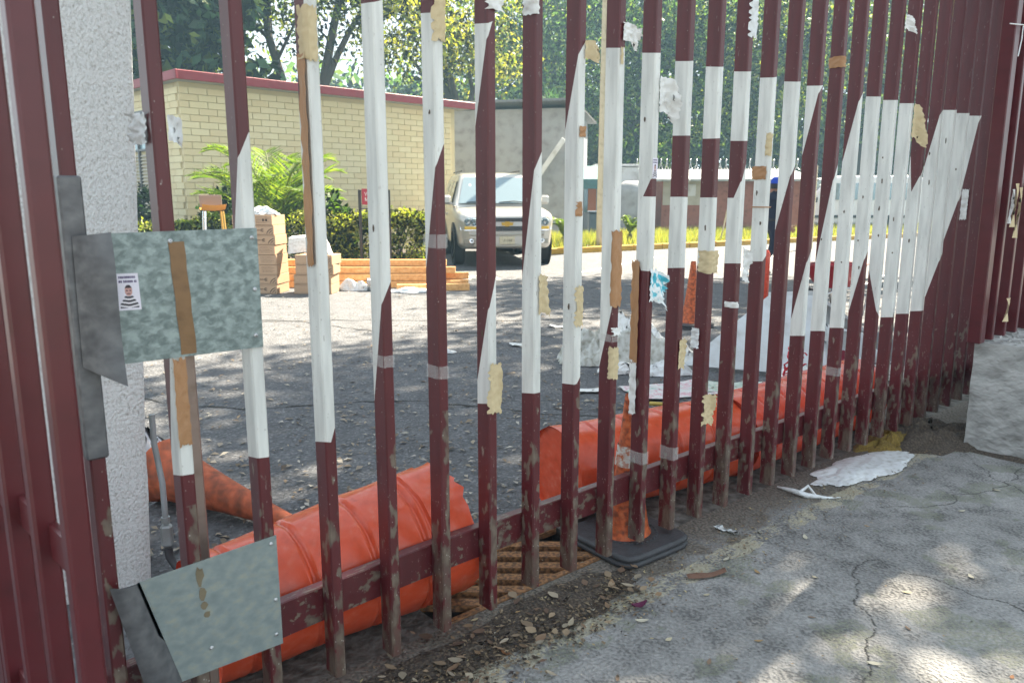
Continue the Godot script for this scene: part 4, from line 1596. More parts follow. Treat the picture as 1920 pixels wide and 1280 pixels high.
func make_trees() -> void:
	var fresh := [Color(.19, .29, .05), Color(.26, .34, .055), Color(.33, .37, .06), Color(.12, .2, .04)]
	var gold := [Color(.42, .42, .07), Color(.47, .44, .08), Color(.28, .33, .055), Color(.18, .25, .04)]
	var deep := [Color(.045, .11, .06), Color(.07, .15, .08), Color(.04, .09, .05), Color(.2, .27, .05)]
	var green := [Color(.14, .27, .06), Color(.19, .32, .07), Color(.1, .2, .05), Color(.27, .35, .08)]
	tree("broadleaf_tree", "dark large leaved tree above the corner of the brick building", G(-11.5, 0, 24.5), 4.0, .2, Vector3(.5, 0, 0), Vector3(1.0, 6.2, .8), Vector3(3.4, 2.6, 1.6), 78, 85, .46, .75, deep, 11, "trees behind the brick building", .5)
	tree("broadleaf_tree", "tree with dark forked trunk rising left behind the red roof edge", G(-7.3, 0, 26), 5.2, .14, Vector3(-.3, 0, 0), Vector3(-1.2, 8.8, 0), Vector3(4.4, 3.0, 2.2), 105, 85, .2, .8, fresh, 12, "trees behind the brick building", .45, 0, [],
		[[.17, .09, .0, -.1, -.02, 3.0, -.08, 5.1, -.42, 6.4, -.52, 8.0, -.8, 10.0], [.07, .025, -.42, 6.3, -1.0, 6.9, -1.5, 7.6, -2.2, 8.2], [.06, .02, -.2, 5.6, .35, 6.6, .9, 7.8], [.05, .02, -.5, 7.2, .1, 8.0, .5, 9.2], [.045, .02, -.1, 4.6, -.3, 6.0, -.35, 7.6]])
	tree("broadleaf_tree", "tree with two leaning dark limbs behind the middle of the roof", G(-6.15, 0, 26), 3.6, .14, Vector3(.3, 0, 0), Vector3(1.8, 8.5, 0), Vector3(4.2, 3.0, 2.2), 110, 85, .2, .8, gold, 13, "trees behind the brick building", .45, 0, [],
		[[.19, .09, 0, -.1, .0, 3.0, .1, 5.0, .45, 6.4, .72, 7.6, .9, 9.6], [.12, .05, .15, 4.9, .55, 5.7, 1.05, 6.6, 1.6, 7.4, 2.2, 8.6], [.04, .015, .4, 6.2, -.3, 6.9, -.9, 7.9], [.045, .015, 1.1, 6.7, 2.2, 7.0, 3.2, 7.6], [.03, .012, -.1, 5.2, -.35, 5.6, -.9, 6.0]])
	tree("broadleaf_tree", "bright yellow green tree above the right end of the brick building", G(-2.2, 0, 31), 4.0, .22, Vector3(.2, 0, 0), Vector3(0, 7.4, 0), Vector3(3.4, 3.8, 2.0), 110, 95, .2, .85, gold, 14, "trees behind the brick building")
	tree("broadleaf_tree", "tall hazy green tree behind the kiosk", G(1.2, 0, 43), 4.5, .35, Vector3(.3, 0, 0), Vector3(0, 9.0, 0), Vector3(5.0, 6.2, 4.0), 150, 120, .28, 1.3, green, 15, "tall trees at the back of the yard")
	tree("broadleaf_tree", "tall dense green tree behind the white shed", G(7.6, 0, 44), 4.5, .4, Vector3(-.3, 0, 0), Vector3(0, 9.2, 0), Vector3(5.2, 6.5, 4.0), 150, 120, .28, 1.3, green, 16, "tall trees at the back of the yard")
	tree("broadleaf_tree", "tall dark trunked tree behind the brick store", G(13.2, 0, 43), 4.0, .42, Vector3(.2, 0, 0), Vector3(0, 9.0, 0), Vector3(4.8, 6.2, 4.0), 140, 120, .28, 1.3, fresh, 17, "tall trees at the back of the yard")
	tree("broadleaf_tree", "tall tree with gaps of sky behind the white vans", G(19.5, 0, 45), 4.5, .4, Vector3(.2, 0, 0), Vector3(0, 9.5, 0), Vector3(5.2, 6.0, 4.0), 120, 110, .28, 1.3, fresh, 18, "tall trees at the back of the yard")
	tree("broadleaf_tree", "tree seen in slivers between the farthest gate bars", G(26.5, 0, 44), 4.0, .35, Vector3(.2, 0, 0), Vector3(0, 8.5, 0), Vector3(5.0, 5.0, 4.0), 120, 110, .28, 1.3, green, 19, "tall trees at the back of the yard")
	# woods closing the view
	var far := MB.new()
	var r := RandomNumberGenerator.new()
	r.seed = 99
	for i in 760:
		var x := r.randf_range(-36, 46)
		leaves(far, G(x, r.randf_range(.5, 15.5 if x > 3.0 else 9.0), r.randf_range(52, 60)), Vector3(2.0, 1.5, 1.9), 95, .62, green, r, .55)
	for i in 260:
		leaves(far, G(r.randf_range(0, 44), r.randf_range(.3, 5.0), r.randf_range(49, 53)), Vector3(1.8, 1.3, 1.6), 95, .6, green, r, .55)
	var fo := put("far_woods", far, M.leaf)
	fo.set_meta("kind", "stuff")
	tag(fo, "hazy mass of green woodland closing the view", "woods")
	# shade trees standing right of the picture, over the gate
	tree("shade_tree", "big tree right of the picture that shades the gate", G(14.2, 0, 10.5), 6.5, .32, Vector3(-1.0, 0, -.4), Vector3(-5.0, 11.3, -.4), Vector3(7.2, 2.4, 5.2), 430, 115, .27, 1.0, fresh, 31, "trees shading the gate", .45, 9, gate_tree_gaps())
	tree("shade_tree", "second tree right of the picture, farther back, shading the asphalt", G(15.5, 0, 19.0), 6.5, .28, Vector3(-1.0, 0, -.4), Vector3(-6.4, 10.6, .0), Vector3(3.2, 1.6, 2.0), 75, 95, .26, .95, fresh, 32, "trees shading the gate")
	# tall yucca with a skirt of dead leaves
	var yu := base("yucca_tree", G(1.75, 0, 33))
	tag(yu, "spiky yucca with a brown skirt of dead leaves behind the kiosk", "tree")
	var w := MB.new()
	w.tube([Vector3(0, 0, 0), Vector3(.05, 2, 0), Vector3(0, 4.6, 0)], [.22, .2, .16], 10)
	put("trunk", w, M.bark, yu)
	var cr := MB.new()
	for i in 420:
		var d := Vector3(r.randfn(), r.randf_range(-.3, 1.2), r.randfn()).normalized()
		var p := Vector3(r.randfn() * .25, 4.6 + r.randfn() * .3, r.randfn() * .25)
		var sd := d.cross(Vector3.UP).normalized() * .035
		cr.tri(p - sd, p + sd, p + d * r.randf_range(.7, 1.1), Color(.06, .13, .07) * r.randf_range(.7, 1.3))
	put("crown", cr, M.leaf, yu)
	var sk := MB.new()
	for i in 420:
		var a := r.randf() * TAU
		var p := Vector3(cos(a) * .22, r.randf_range(2.6, 4.5), sin(a) * .22)
		var d := Vector3(cos(a) * .35, -1, sin(a) * .35).normalized()
		var sd := Vector3(-sin(a), 0, cos(a)) * .035
		sk.tri(p - sd, p + sd, p + d * r.randf_range(.5, .9), Color(.16, .12, .08) * r.randf_range(.6, 1.3))
	put("dead_leaves", sk, M.leaf, yu)

# places where the shade tree is open, so that sun reaches the ground in patches (in the tree's own frame)
func gate_tree_gaps() -> Array:
	var out := []
	for q in [[1.15, 1.95, .9], [-1.6, 4.3, .7]]:
		for h in [9.5, 10.6, 11.7, 12.8]:
			var k: float = h * .9657
			out.append(Vector4(q[0] + k * .669 - 14.2, h, -(q[1] + k * .743) + 10.5, q[2]))
	return out

func frond(mb: MB, base_p: Vector3, dir: Vector3, length: float, rise: float, r: RandomNumberGenerator, cols: Array) -> void:
	var pts := []
	for i in 25:
		var t := i / 24.0
		pts.append(base_p + dir * length * t * (.35 + .5 * t) + Vector3(0, rise * t - rise * .42 * t * t * t, 0))
	mb.tube(pts, [.012], 4, Color(.16, .2, .04))
	for i in range(4, 25):
		var t := i / 24.0
		var tan: Vector3 = (pts[min(i + 1, 24)] - pts[i - 1]).normalized()
		for s in [-1.0, 1.0]:
			for k in 2:
				var side: Vector3 = tan.cross(Vector3.UP).normalized() * s
				var d: Vector3 = (side + tan * .75 + Vector3(0, r.randf_range(-.1, .45), 0)).normalized()
				var l := length * .34 * sin(PI * clampf(t * .85 + .12, 0, 1)) * r.randf_range(.8, 1.15)
				var wd := tan * .018
				var p: Vector3 = pts[i] + tan * k * length / 48.0
				var c: Color = cols[r.randi() % cols.size()] * r.randf_range(.8, 1.2)
				c.a = 1.0
				mb.quad(p - wd * .5, p + d * l * .5 - wd + Vector3(0, .01, 0), p + d * l + Vector3(0, -.06 * l, 0), p + d * l * .5 + wd, c, p - Vector3(0, 9, 0))

func palm(label: String, at: Vector3, count: int, length: float, s: int, called := "palm_plant") -> void:
	var r := RandomNumberGenerator.new()
	r.seed = s
	var o := base(called, at)
	tag(o, label, "plant", "plants around the yard")
	var mb := MB.new()
	mb.tube([Vector3(0, -.02, 0), Vector3(0, .25, 0)], [.1, .06], 10)
	put("stem", mb, M.bark, o)
	for i in count:
		var a := TAU * i / count + r.randf_range(-.25, .25)
		var f := MB.new()
		frond(f, Vector3(0, .2, 0), Vector3(cos(a), 0, sin(a)), length * r.randf_range(.4, 1.0), length * r.randf_range(.9, 1.75), r, [Color(.15, .24, .04), Color(.22, .29, .06), Color(.10, .18, .03)])
		put("frond", f, M.leaf, o)

func shrub(called: String, label: String, at: Vector3, size: Vector3, n: int, leaf: float, cols: Array, s: int, box := false, turn := 0.0) -> void:
	var r := RandomNumberGenerator.new()
	r.seed = s
	var o := base(called, at, turn)
	tag(o, label, "hedge" if box else "shrub")
	var l := MB.new()
	var w := MB.new()
	for i in n:
		var c: Vector3
		if box:
			c = Vector3(r.randf_range(-.5, .5), r.randf_range(.1, 1.0), r.randf_range(-.5, .5)) * size
			if r.randf() < .5:
				c.y = size.y * r.randf_range(.86, 1.0)
			elif r.randf() < .6:
				c.z = size.z * .48
			c.y += .06 * sin(c.x * 3.0)
		else:
			var d := Vector3(r.randfn(), absf(r.randfn()), r.randfn()).normalized()
			c = d * size * Vector3(.5, .9, .5) * pow(r.randf(), .4) + Vector3(0, .05, 0)
		leaves(l, c, Vector3(.11, .1, .11), 26, leaf, cols, r, .5, 0.0)
		if i % 12 == 0:
			w.tube([Vector3(c.x * .6, -.02, c.z * .6), c], [.014, .006], 5)
	put("stems", w, M.bark, o)
	put("foliage", l, M.leaf, o)

func make_plants() -> void:
	var lime := [Color(.36, .40, .07), Color(.46, .46, .10), Color(.27, .33, .055), Color(.18, .24, .04)]
	var mid := [Color(.10, .19, .03), Color(.15, .25, .05), Color(.07, .13, .02)]
	var dark := [Color(.03, .07, .03), Color(.05, .1, .04), Color(.07, .12, .04)]
	# planting bed before the building
	var bed := MB.new()
	bed.quad(G(-9.5, .03, 13.6), G(-1.3, .03, 13.6), G(-1.9, .03, 21.5), G(-7.6, .03, 16.2), Color.WHITE, Vector3(0, -9, 0))
	structure(put("planting_bed", bed, M.soil), "soil bed in front of the brick building")
	shrub("hedge", "clipped yellow green hedge behind the orange timber", G(-2.75, .03, 14.2), Vector3(2.6, 1.02, .8), 560, .075, lime, 3, true, -.05)
	shrub("hedge", "low lime hedge left of the palm, under the building corner", G(-6.1, .03, 14.6), Vector3(2.4, .85, .8), 460, .075, lime, 4, true)
	shrub("shrub", "leafy green shrub between the palm and the red sign", G(-3.45, .03, 14.7), Vector3(1.0, 1.55, .9), 130, .15, mid, 5)
	shrub("shrub", "dark green bush behind the orange stool", G(-5.7, .03, 15.6), Vector3(1.2, 1.7, 1.0), 120, .13, dark, 6)
	shrub("shrub", "dark bush by the louvred window of the building", G(-7.7, .03, 16.2), Vector3(1.3, 1.75, .9), 130, .11, dark, 7)
	palm("arching feathery palm in front of the yellow brick wall", G(-4.5, .03, 14.9), 30, 2.0, 8)
	palm("small drooping palm plant left of the tall palm", G(-5.55, .03, 14.5), 11, .95, 18)
	palm("pale spiky plant on the grass right of the parked car", G(1.35, .1, 20.4), 16, .55, 9, "yucca_plant")
	palm("second pale spiky plant, right of the cream pole", G(3.35, .1, 22.2), 14, .55, 10, "yucca_plant")
	# red sign on a black post
	var sg := base("yard_sign", G(-2.62, 0, 13.55))
	tag(sg, "small dark red sign with white letters on black posts before the hedge", "sign")
	for x in [0.0, .5]:
		var mb := MB.new()
		mb.box(X(Vector3(x, .76, 0)), Vector3(.05, 1.52, .04), Color.WHITE, .005)
		put("post", mb, M.black, sg)
	var mb := MB.new()
	mb.box(X(Vector3(.25, 1.40, .024)), Vector3(.42, .27, .015), Color.WHITE, .004)
	put("panel", mb, M.maroon, sg)
	mb = MB.new()
	mb.box(X(Vector3(.25, 1.2, 0)), Vector3(.46, .02, .02), Color.WHITE)
	put("crossbar", mb, M.black, sg)
	var k := 0
	for t in ["VI", "MA"]:
		var tm := TextMesh.new()
		tm.text = t
		tm.font = font("Droid Sans")
		tm.font_size = 32
		tm.pixel_size = .0025
		tm.depth = .004
		tm.horizontal_alignment = HORIZONTAL_ALIGNMENT_LEFT
		var o := obj("letters", tm, M.white_wall, sg)
		o.position = Vector3(.09, 1.445 - k * .09, .034)
		k += 1


# ---------------------------------------------------------------- vehicles

func rrect(z: float, hw: float, y0: float, y1: float, r: float, tuck := 0.0) -> Array:
	var ring := []
	for c in [[hw - r, y1 - r, 0.0], [-hw + r, y1 - r, PI / 2], [-hw + r + tuck, y0 + r, PI], [hw - r - tuck, y0 + r, PI * 1.5]]:
		for k in 5:
			var a: float = c[2] + PI / 2 * k / 4.0
			ring.append(Vector3(c[0] + r * cos(a), c[1] + r * sin(a), z))
	return ring

func wheel(o: Node3D, p: Vector3, r: float) -> void:
	var b := Basis(Vector3.BACK, PI / 2)
	var mb := MB.new()
	mb.lathe(X(p, b), [[r * .6, -.12], [r * .93, -.12], [r, -.09], [r, .09], [r * .93, .12], [r * .6, .12]], 28)
	var w := put("wheel", mb, M.tyre, o)
	mb = MB.new()
	mb.lathe(X(p, b), [[0, -.09], [r * .58, -.10], [r * .62, -.115], [r * .62, .115], [r * .58, .10], [0, .09]], 24)
	put("rim", mb, M.metal, w)

func make_car() -> void:
	var o := base("parked_suv", G(-.1, 0, 15.55), deg_to_rad(9))
	tag(o, "silver beige sport utility vehicle parked beside the hedge, facing the gate", "car")
	var mb := MB.new()
	var rows := []
	for q in [[.0, .78, .47, .93, .10], [-.05, .90, .41, 1.02, .12], [-.16, .965, .37, 1.075, .13], [-.4, .995, .35, 1.115, .14], [-.9, 1.005, .34, 1.16, .14], [-1.4, 1.005, .34, 1.2, .13], [-2.5, 1.005, .34, 1.21, .1], [-4.6, 1.0, .36, 1.2, .1], [-4.98, .97, .42, 1.16, .12], [-5.1, .88, .5, 1.05, .12]]:
		rows.append(rrect(q[0], q[1], q[2], q[3], q[4], .05))
	mb.grid(rows, true)
	mb.cap(rows[0], Vector3.BACK)
	mb.cap(rows[-1], Vector3.FORWARD)
	put("body", mb, M.car, o)
	# cabin
	mb = MB.new()
	rows = []
	for q in [[-1.28, .90, 1.1, 1.19], [-1.32, .90, 1.1, 1.23], [-2.08, .76, 1.1, 1.83], [-2.25, .755, 1.1, 1.885], [-2.7, .76, 1.1, 1.92], [-4.5, .76, 1.1, 1.90], [-4.75, .78, 1.1, 1.82], [-4.98, .86, 1.1, 1.25]]:
		var ring := []
		var hw: float = q[1]
		for p in [[.96, q[2]], [.955, 1.2], [lerpf(.95, hw, .93), lerpf(1.2, q[3], .86)], [hw * .96, lerpf(1.2, q[3], .97)], [hw * .86, q[3]], [hw * .4, q[3] + .012], [-hw * .4, q[3] + .012], [-hw * .86, q[3]], [-hw * .96, lerpf(1.2, q[3], .97)], [-lerpf(.95, hw, .93), lerpf(1.2, q[3], .86)], [-.955, 1.2], [-.96, q[2]]]:
			ring.append(Vector3(p[0], p[1], q[0]))
		rows.append(ring)
	mb.grid(rows, true)
	put("cabin", mb, M.car, o)
	mb = MB.new()
	var sh := Vector3(0, .012, .014)
	rows = []
	for i in 5:
		var t := i / 4.0
		var r := []
		for j in 9:
			var x := j / 4.0 - 1.0
			r.append(Vector3(x * lerpf(.83, .66, t), lerpf(1.245, 1.80, t), lerpf(-1.33, -2.045, t) - .04 * x * x) + sh + Vector3(0, 0, .03))
		rows.append(r)
	mb.grid(rows, false, Color.WHITE, Vector3(0, .6, 1))
	var ws := put("windshield", mb, M.glass, o)
	for x in [-.35, .35]:
		mb = MB.new()
		mb.tube([Vector3(x - .32, 1.275, -1.31), Vector3(x, 1.30, -1.32), Vector3(x + .30, 1.262, -1.29)], [.011], 6)
		put("wiper", mb, M.black, ws)
	mb = MB.new()
	mb.quad(Vector3(-.56, 1.67, -1.84), Vector3(-.44, 1.67, -1.84), Vector3(-.44, 1.62, -1.775), Vector3(-.56, 1.62, -1.775))
	put("inspection_sticker", mb, M.paper, ws)
	for s in [-1.0, 1.0]:
		for z in [[-1.95, -2.75], [-2.85, -3.65], [-3.75, -4.6]]:
			mb = MB.new()
			var zt: float = z[0] - (.18 if z[0] > -2.0 else 0.0)
			mb.quad(Vector3(s * .964, 1.26, z[0] + .2 if z[0] > -2.0 else z[0]), Vector3(s * .964, 1.26, z[1]), Vector3(s * .80, 1.74, z[1]), Vector3(s * .80, 1.74, zt), Color.WHITE, Vector3(0, 1.5, -3))
			put("side_window", mb, M.glass, o)
		for z in [[-2.0, -2.8], [-2.9, -3.65]]:
			mb = MB.new()
			mb.box(X(Vector3(s * 1.008, 1.02, z[1] + .15)), Vector3(.03, .035, .16), Color.WHITE, .008)
			put("door_handle", mb, M.car, o)
		# mirrors
		mb = MB.new()
		mb.box(X(Vector3(s * 1.08, 1.33, -1.62), ry(-s * .15)), Vector3(.2, .2, .12), Color.WHITE, .045)
		mb.box(X(Vector3(s * .99, 1.25, -1.64)), Vector3(.1, .05, .08), Color.WHITE, .01)
		put("mirror", mb, M.car, o)
		# headlamp: chrome bucket, lens, amber marker
		mb = MB.new()
		mb.slab([Vector3(s * .57, .745, .0), Vector3(s * .57, .985, -.045), Vector3(s * .80, 1.01, -.085), Vector3(s * .925, 1.0, -.19), Vector3(s * .925, .75, -.14), Vector3(s * .80, .73, -.02)], Vector3(0, .004, .042))
		var hl := put("headlight", mb, M.chrome, o)
		for x in [.65, .78]:
			mb = MB.new()
			mb.lathe(Transform3D(Basis(Vector3.RIGHT, PI / 2), Vector3(s * x, .905, -.005 - (x - .57) * .14)), [[.07, .0], [.075, .03], [.055, .045], [.03, .03], [0, .025]], 16)
			put("lamp_lens", mb, M.glass, hl)
		mb = MB.new()
		mb.box(X(Vector3(s * .72, .79, .028), ry(s * .12)), Vector3(.26, .06, .025), Color.WHITE, .008)
		put("turn_signal", mb, mat(Color(.65, .42, .05), .25), hl)
		# fog lamp in a recess
		mb = MB.new()
		mb.box(X(Vector3(s * .74, .53, -.035), ry(s * .35)), Vector3(.25, .12, .06), Color.WHITE, .02)
		var fg := put("fog_recess", mb, mat(Color(.28, .26, .22), .5), o)
		mb = MB.new()
		mb.lathe(Transform3D(Basis(Vector3.RIGHT, PI / 2), Vector3(s * .71, .53, .0)), [[.052, 0], [.052, .012], [.04, .02], [0, .026]], 16)
		put("fog_light", mb, M.chrome, fg)
		for z in [-.92, -3.95]:
			mb = MB.new()
			mb.lathe(Transform3D(Basis(Vector3.BACK, PI / 2), Vector3(s * .995, .42, z)), [[0, -.018], [.455, -.018], [.455, .018], [0, .018]], 30)
			put("wheel_arch", mb, M.black, o)
			wheel(o, Vector3(s * .90, .395, z), .395)
		mb = MB.new()
		mb.tube([Vector3(s * .66, 1.96, -2.5), Vector3(s * .66, 1.97, -4.5)], [.016], 6)
		put("roof_rail", mb, M.black, o)
	# grille: dark slots above and below a body coloured bar with a gold cross emblem
	mb = MB.new()
	mb.box(X(Vector3(0, .86, .012)), Vector3(1.06, .30, .03), Color.WHITE, .02)
	var gr := put("grille_surround", mb, mat(Color(.55, .55, .54), .25, .6), o)
	for q in [[.945, .075], [.775, .09]]:
		mb = MB.new()
		mb.box(X(Vector3(0, q[0], .026)), Vector3(.98, q[1], .012), Color.WHITE, .004)
		var gs := put("grille_slot", mb, M.black, gr)
		for i in 3:
			var b := MB.new()
			b.box(X(Vector3(0, q[0] - .024 + i * .024, .034)), Vector3(.96, .005, .006), Color.WHITE)
			put("grille_bar", b, M.dark_and_shaded_steel, gs)
	mb = MB.new()
	mb.slab([Vector3(-.125, .895, .03), Vector3(-.045, .895, .03), Vector3(-.045, .915, .03), Vector3(.045, .915, .03), Vector3(.045, .895, .03), Vector3(.125, .895, .03), Vector3(.105, .835, .03), Vector3(.045, .835, .03), Vector3(.045, .815, .03), Vector3(-.045, .815, .03), Vector3(-.045, .835, .03), Vector3(-.105, .835, .03)], Vector3(0, 0, .022))
	put("emblem", mb, mat(Color(.62, .38, .06), .25, .7), gr)
	mb = MB.new()
	mb.box(X(Vector3(0, .655, .012)), Vector3(1.5, .03, .05), Color.WHITE, .012)
	mb.box(X(Vector3(0, .44, -.01)), Vector3(1.36, .06, .06), Color.WHITE, .02)
	put("bumper_trim", mb, mat(Color(.36, .34, .29), .5), o)
	for s in [-.38, .38]:
		mb = MB.new()
		mb.box(X(Vector3(s, .515, .004)), Vector3(.1, .1, .02), Color.WHITE, .01)
		put("tow_hook_slot", mb, M.black, o)
	mb = MB.new()
	mb.box(X(Vector3(0, .545, .018)), Vector3(.31, .155, .02), Color.WHITE, .006)
	var pl := put("number_plate", mb, textured(mat(Color(.55, .5, .36), .5), M.grime, 3.0), o)
	var tm := TextMesh.new()
	tm.text = "Z-DRE"
	tm.font = font("Droid Sans")
	tm.font_size = 32
	tm.pixel_size = .0022
	tm.depth = .003
	var pt := obj("plate_letters", tm, mat(Color(.08, .07, .05), .6), pl)
	pt.position = Vector3(0.02, .54, .03)

func make_vans() -> void:
	for q in [["white van standing side on behind the green capped person", G(12.9, 0, 31.0), -.05, 5.6, 2.15], ["second white van, farther left, partly behind the gate bars", G(9.5, 0, 34.0), .9, 4.6, 2.1]]:
		var o := base("white_van", q[1], q[2])
		tag(o, q[0], "van", "white vans at the back of the yard")
		var l: float = q[3]
		var h: float = q[4]
		var mb := MB.new()
		var rows := []
		for k in [[-.5, .45, .95, .8], [-.485, .35, 1.05, .92], [-.33, .32, 1.18, .97], [-.27, .32, 1.25, .97], [-.13, .32, h - .08, .95], [-.06, .32, h, .95], [.46, .32, h, .95], [.5, .4, h - .1, .9]]:
			var ring := []
			for p in rrect(0.0, k[3], k[1], k[2], .12, .03):
				ring.append(Vector3(k[0] * l, p.y, p.x))
			rows.append(ring)
		mb.grid(rows, true)
		mb.cap(rows[0], Vector3.LEFT)
		mb.cap(rows[-1], Vector3.RIGHT)
		put("body", mb, M.van, o)
		for s in [-1.0, 1.0]:
			for w in [[-.19, -.03], [-.01, .2], [.22, .44]]:
				mb = MB.new()
				var a: float = w[0] * l
				var b: float = w[1] * l
				mb.quad(Vector3(a, 1.25, s * .972), Vector3(b, 1.25, s * .972), Vector3(b, h - .28, s * .972), Vector3(a + (.28 if w[0] < -.1 else 0.0), h - .28, s * .972), Color.WHITE, Vector3(0, 1, 0))
				put("side_window", mb, M.glass, o)
			mb = MB.new()
			mb.box(X(Vector3(0, .62, s * .975)), Vector3(l * .8, .1, .02), Color.WHITE, .006)
			put("side_trim", mb, M.black, o)
			for x in [-.32, .3]:
				var w := MB.new()
				w.lathe(Transform3D(Basis(Vector3.RIGHT, PI / 2), Vector3(x * l, .34, s * .82)), [[0, -.13], [.30, -.13], [.34, -.1], [.34, .1], [.30, .13], [0, .13]], 24)
				put("wheel", w, M.tyre, o)
			mb = MB.new()
			mb.box(X(Vector3(-.23 * l, 1.25, s * 1.1)), Vector3(.12, .2, .16), Color.WHITE, .03)
			put("mirror", mb, M.black, o)
			mb = MB.new()
			mb.box(X(Vector3(-.487 * l, .85, s * .68)), Vector3(.08, .18, .3), Color.WHITE, .03)
			put("headlight", mb, M.chrome, o)
		mb = MB.new()
		mb.quad(Vector3(-.272 * l, 1.3, -.82), Vector3(-.272 * l, 1.3, .82), Vector3(-.15 * l, h - .16, .74), Vector3(-.15 * l, h - .16, -.74), Color.WHITE, Vector3(0, 1, 0))
		var wsd := put("windshield", mb, M.glass, o)
		wsd.position = Vector3(-.02, .02, 0)


# ---------------------------------------------------------------- person

func skin_mesh(bones: Array, cell: float, blend: float) -> MB:
	var lo := Vector3(9, 9, 9)
	var hi := Vector3(-9, -9, -9)
	for b in bones:
		for e in [[b[0], b[2]], [b[1], b[3]]]:
			lo = lo.min(e[0] - Vector3.ONE * (e[1] + .04))
			hi = hi.max(e[0] + Vector3.ONE * (e[1] + .04))
	var nx := int((hi.x - lo.x) / cell) + 2
	var ny := int((hi.y - lo.y) / cell) + 2
	var nz := int((hi.z - lo.z) / cell) + 2
	var fld := PackedFloat32Array()
	fld.resize(nx * ny * nz)
	fld.fill(1.0)
	for b in bones:
		var m := Vector3.ONE * (maxf(b[2], b[3]) + blend + cell * 2.0)
		var i0: Vector3 = ((b[0].min(b[1]) - m - lo) / cell).max(Vector3.ZERO)
		var i1: Vector3 = ((b[0].max(b[1]) + m - lo) / cell).min(Vector3(nx - 1, ny - 1, nz - 1))
		var ab: Vector3 = b[1] - b[0]
		var l2 := maxf(ab.length_squared(), 1e-9)
		for z in range(int(i0.z), int(i1.z) + 1):
			for y in range(int(i0.y), int(i1.y) + 1):
				for x in range(int(i0.x), int(i1.x) + 1):
					var p := lo + Vector3(x, y, z) * cell
					var t := clampf((p - b[0]).dot(ab) / l2, 0, 1)
					var d: float = p.distance_to(b[0] + ab * t) - lerpf(b[2], b[3], t)
					var k := (z * ny + y) * nx + x
					var o := fld[k]
					var h := clampf(.5 + .5 * (o - d) / blend, 0, 1)
					fld[k] = lerpf(o, d, h) - blend * h * (1.0 - h)
	var mb := MB.new()
	var idx := {}
	for z in nz - 1:
		for y in ny - 1:
			for x in nx - 1:
				var k := (z * ny + y) * nx + x
				var s := 0
				var acc := Vector3.ZERO
				var cnt := 0
				var cor := [k, k + 1, k + nx, k + nx + 1, k + nx * ny, k + nx * ny + 1, k + nx * ny + nx, k + nx * ny + nx + 1]
				for c in 8:
					if fld[cor[c]] < 0.0:
						s += 1
				if s == 0 or s == 8:
					continue
				for e in [[0, 1], [2, 3], [4, 5], [6, 7], [0, 2], [1, 3], [4, 6], [5, 7], [0, 4], [1, 5], [2, 6], [3, 7]]:
					var a := fld[cor[e[0]]]
					var b := fld[cor[e[1]]]
					if (a < 0.0) != (b < 0.0):
						var t := a / (a - b)
						var pa := Vector3(e[0] & 1, (e[0] >> 1) & 1, e[0] >> 2)
						var pb := Vector3(e[1] & 1, (e[1] >> 1) & 1, e[1] >> 2)
						acc += pa.lerp(pb, t)
						cnt += 1
				var p := lo + (Vector3(x, y, z) + acc / cnt) * cell
				var g := Vector3(fld[cor[1]] + fld[cor[3]] + fld[cor[5]] + fld[cor[7]] - fld[cor[0]] - fld[cor[2]] - fld[cor[4]] - fld[cor[6]],
					fld[cor[2]] + fld[cor[3]] + fld[cor[6]] + fld[cor[7]] - fld[cor[0]] - fld[cor[1]] - fld[cor[4]] - fld[cor[5]],
					fld[cor[4]] + fld[cor[5]] + fld[cor[6]] + fld[cor[7]] - fld[cor[0]] - fld[cor[1]] - fld[cor[2]] - fld[cor[3]]).normalized()
				var best := 9.0
				var col := Color.WHITE
				for b in bones:
					var ab: Vector3 = b[1] - b[0]
					var t := clampf((p - b[0]).dot(ab) / maxf(ab.length_squared(), 1e-9), 0, 1)
					var d: float = p.distance_to(b[0] + ab * t) - lerpf(b[2], b[3], t)
					if d < best:
						best = d
						col = b[4]
				idx[k] = mb.vert(p, g, col, Vector2.ZERO)
	for k in idx:
		var i: int = idx[k]
		for ax in [[1, nx, nx * ny], [nx, 1, nx * ny], [nx * ny, 1, nx]]:
			# edge from this cell's low corner along ax[0]
			if (fld[k] < 0.0) != (fld[k + ax[0]] < 0.0):
				var a: int = k - ax[1]
				var b: int = k - ax[2]
				var c: int = k - ax[1] - ax[2]
				if idx.has(a) and idx.has(b) and idx.has(c):
					mb.face(i, idx[a], idx[c], mb.n[i]); mb.face(i, idx[c], idx[b], mb.n[i])
	return mb

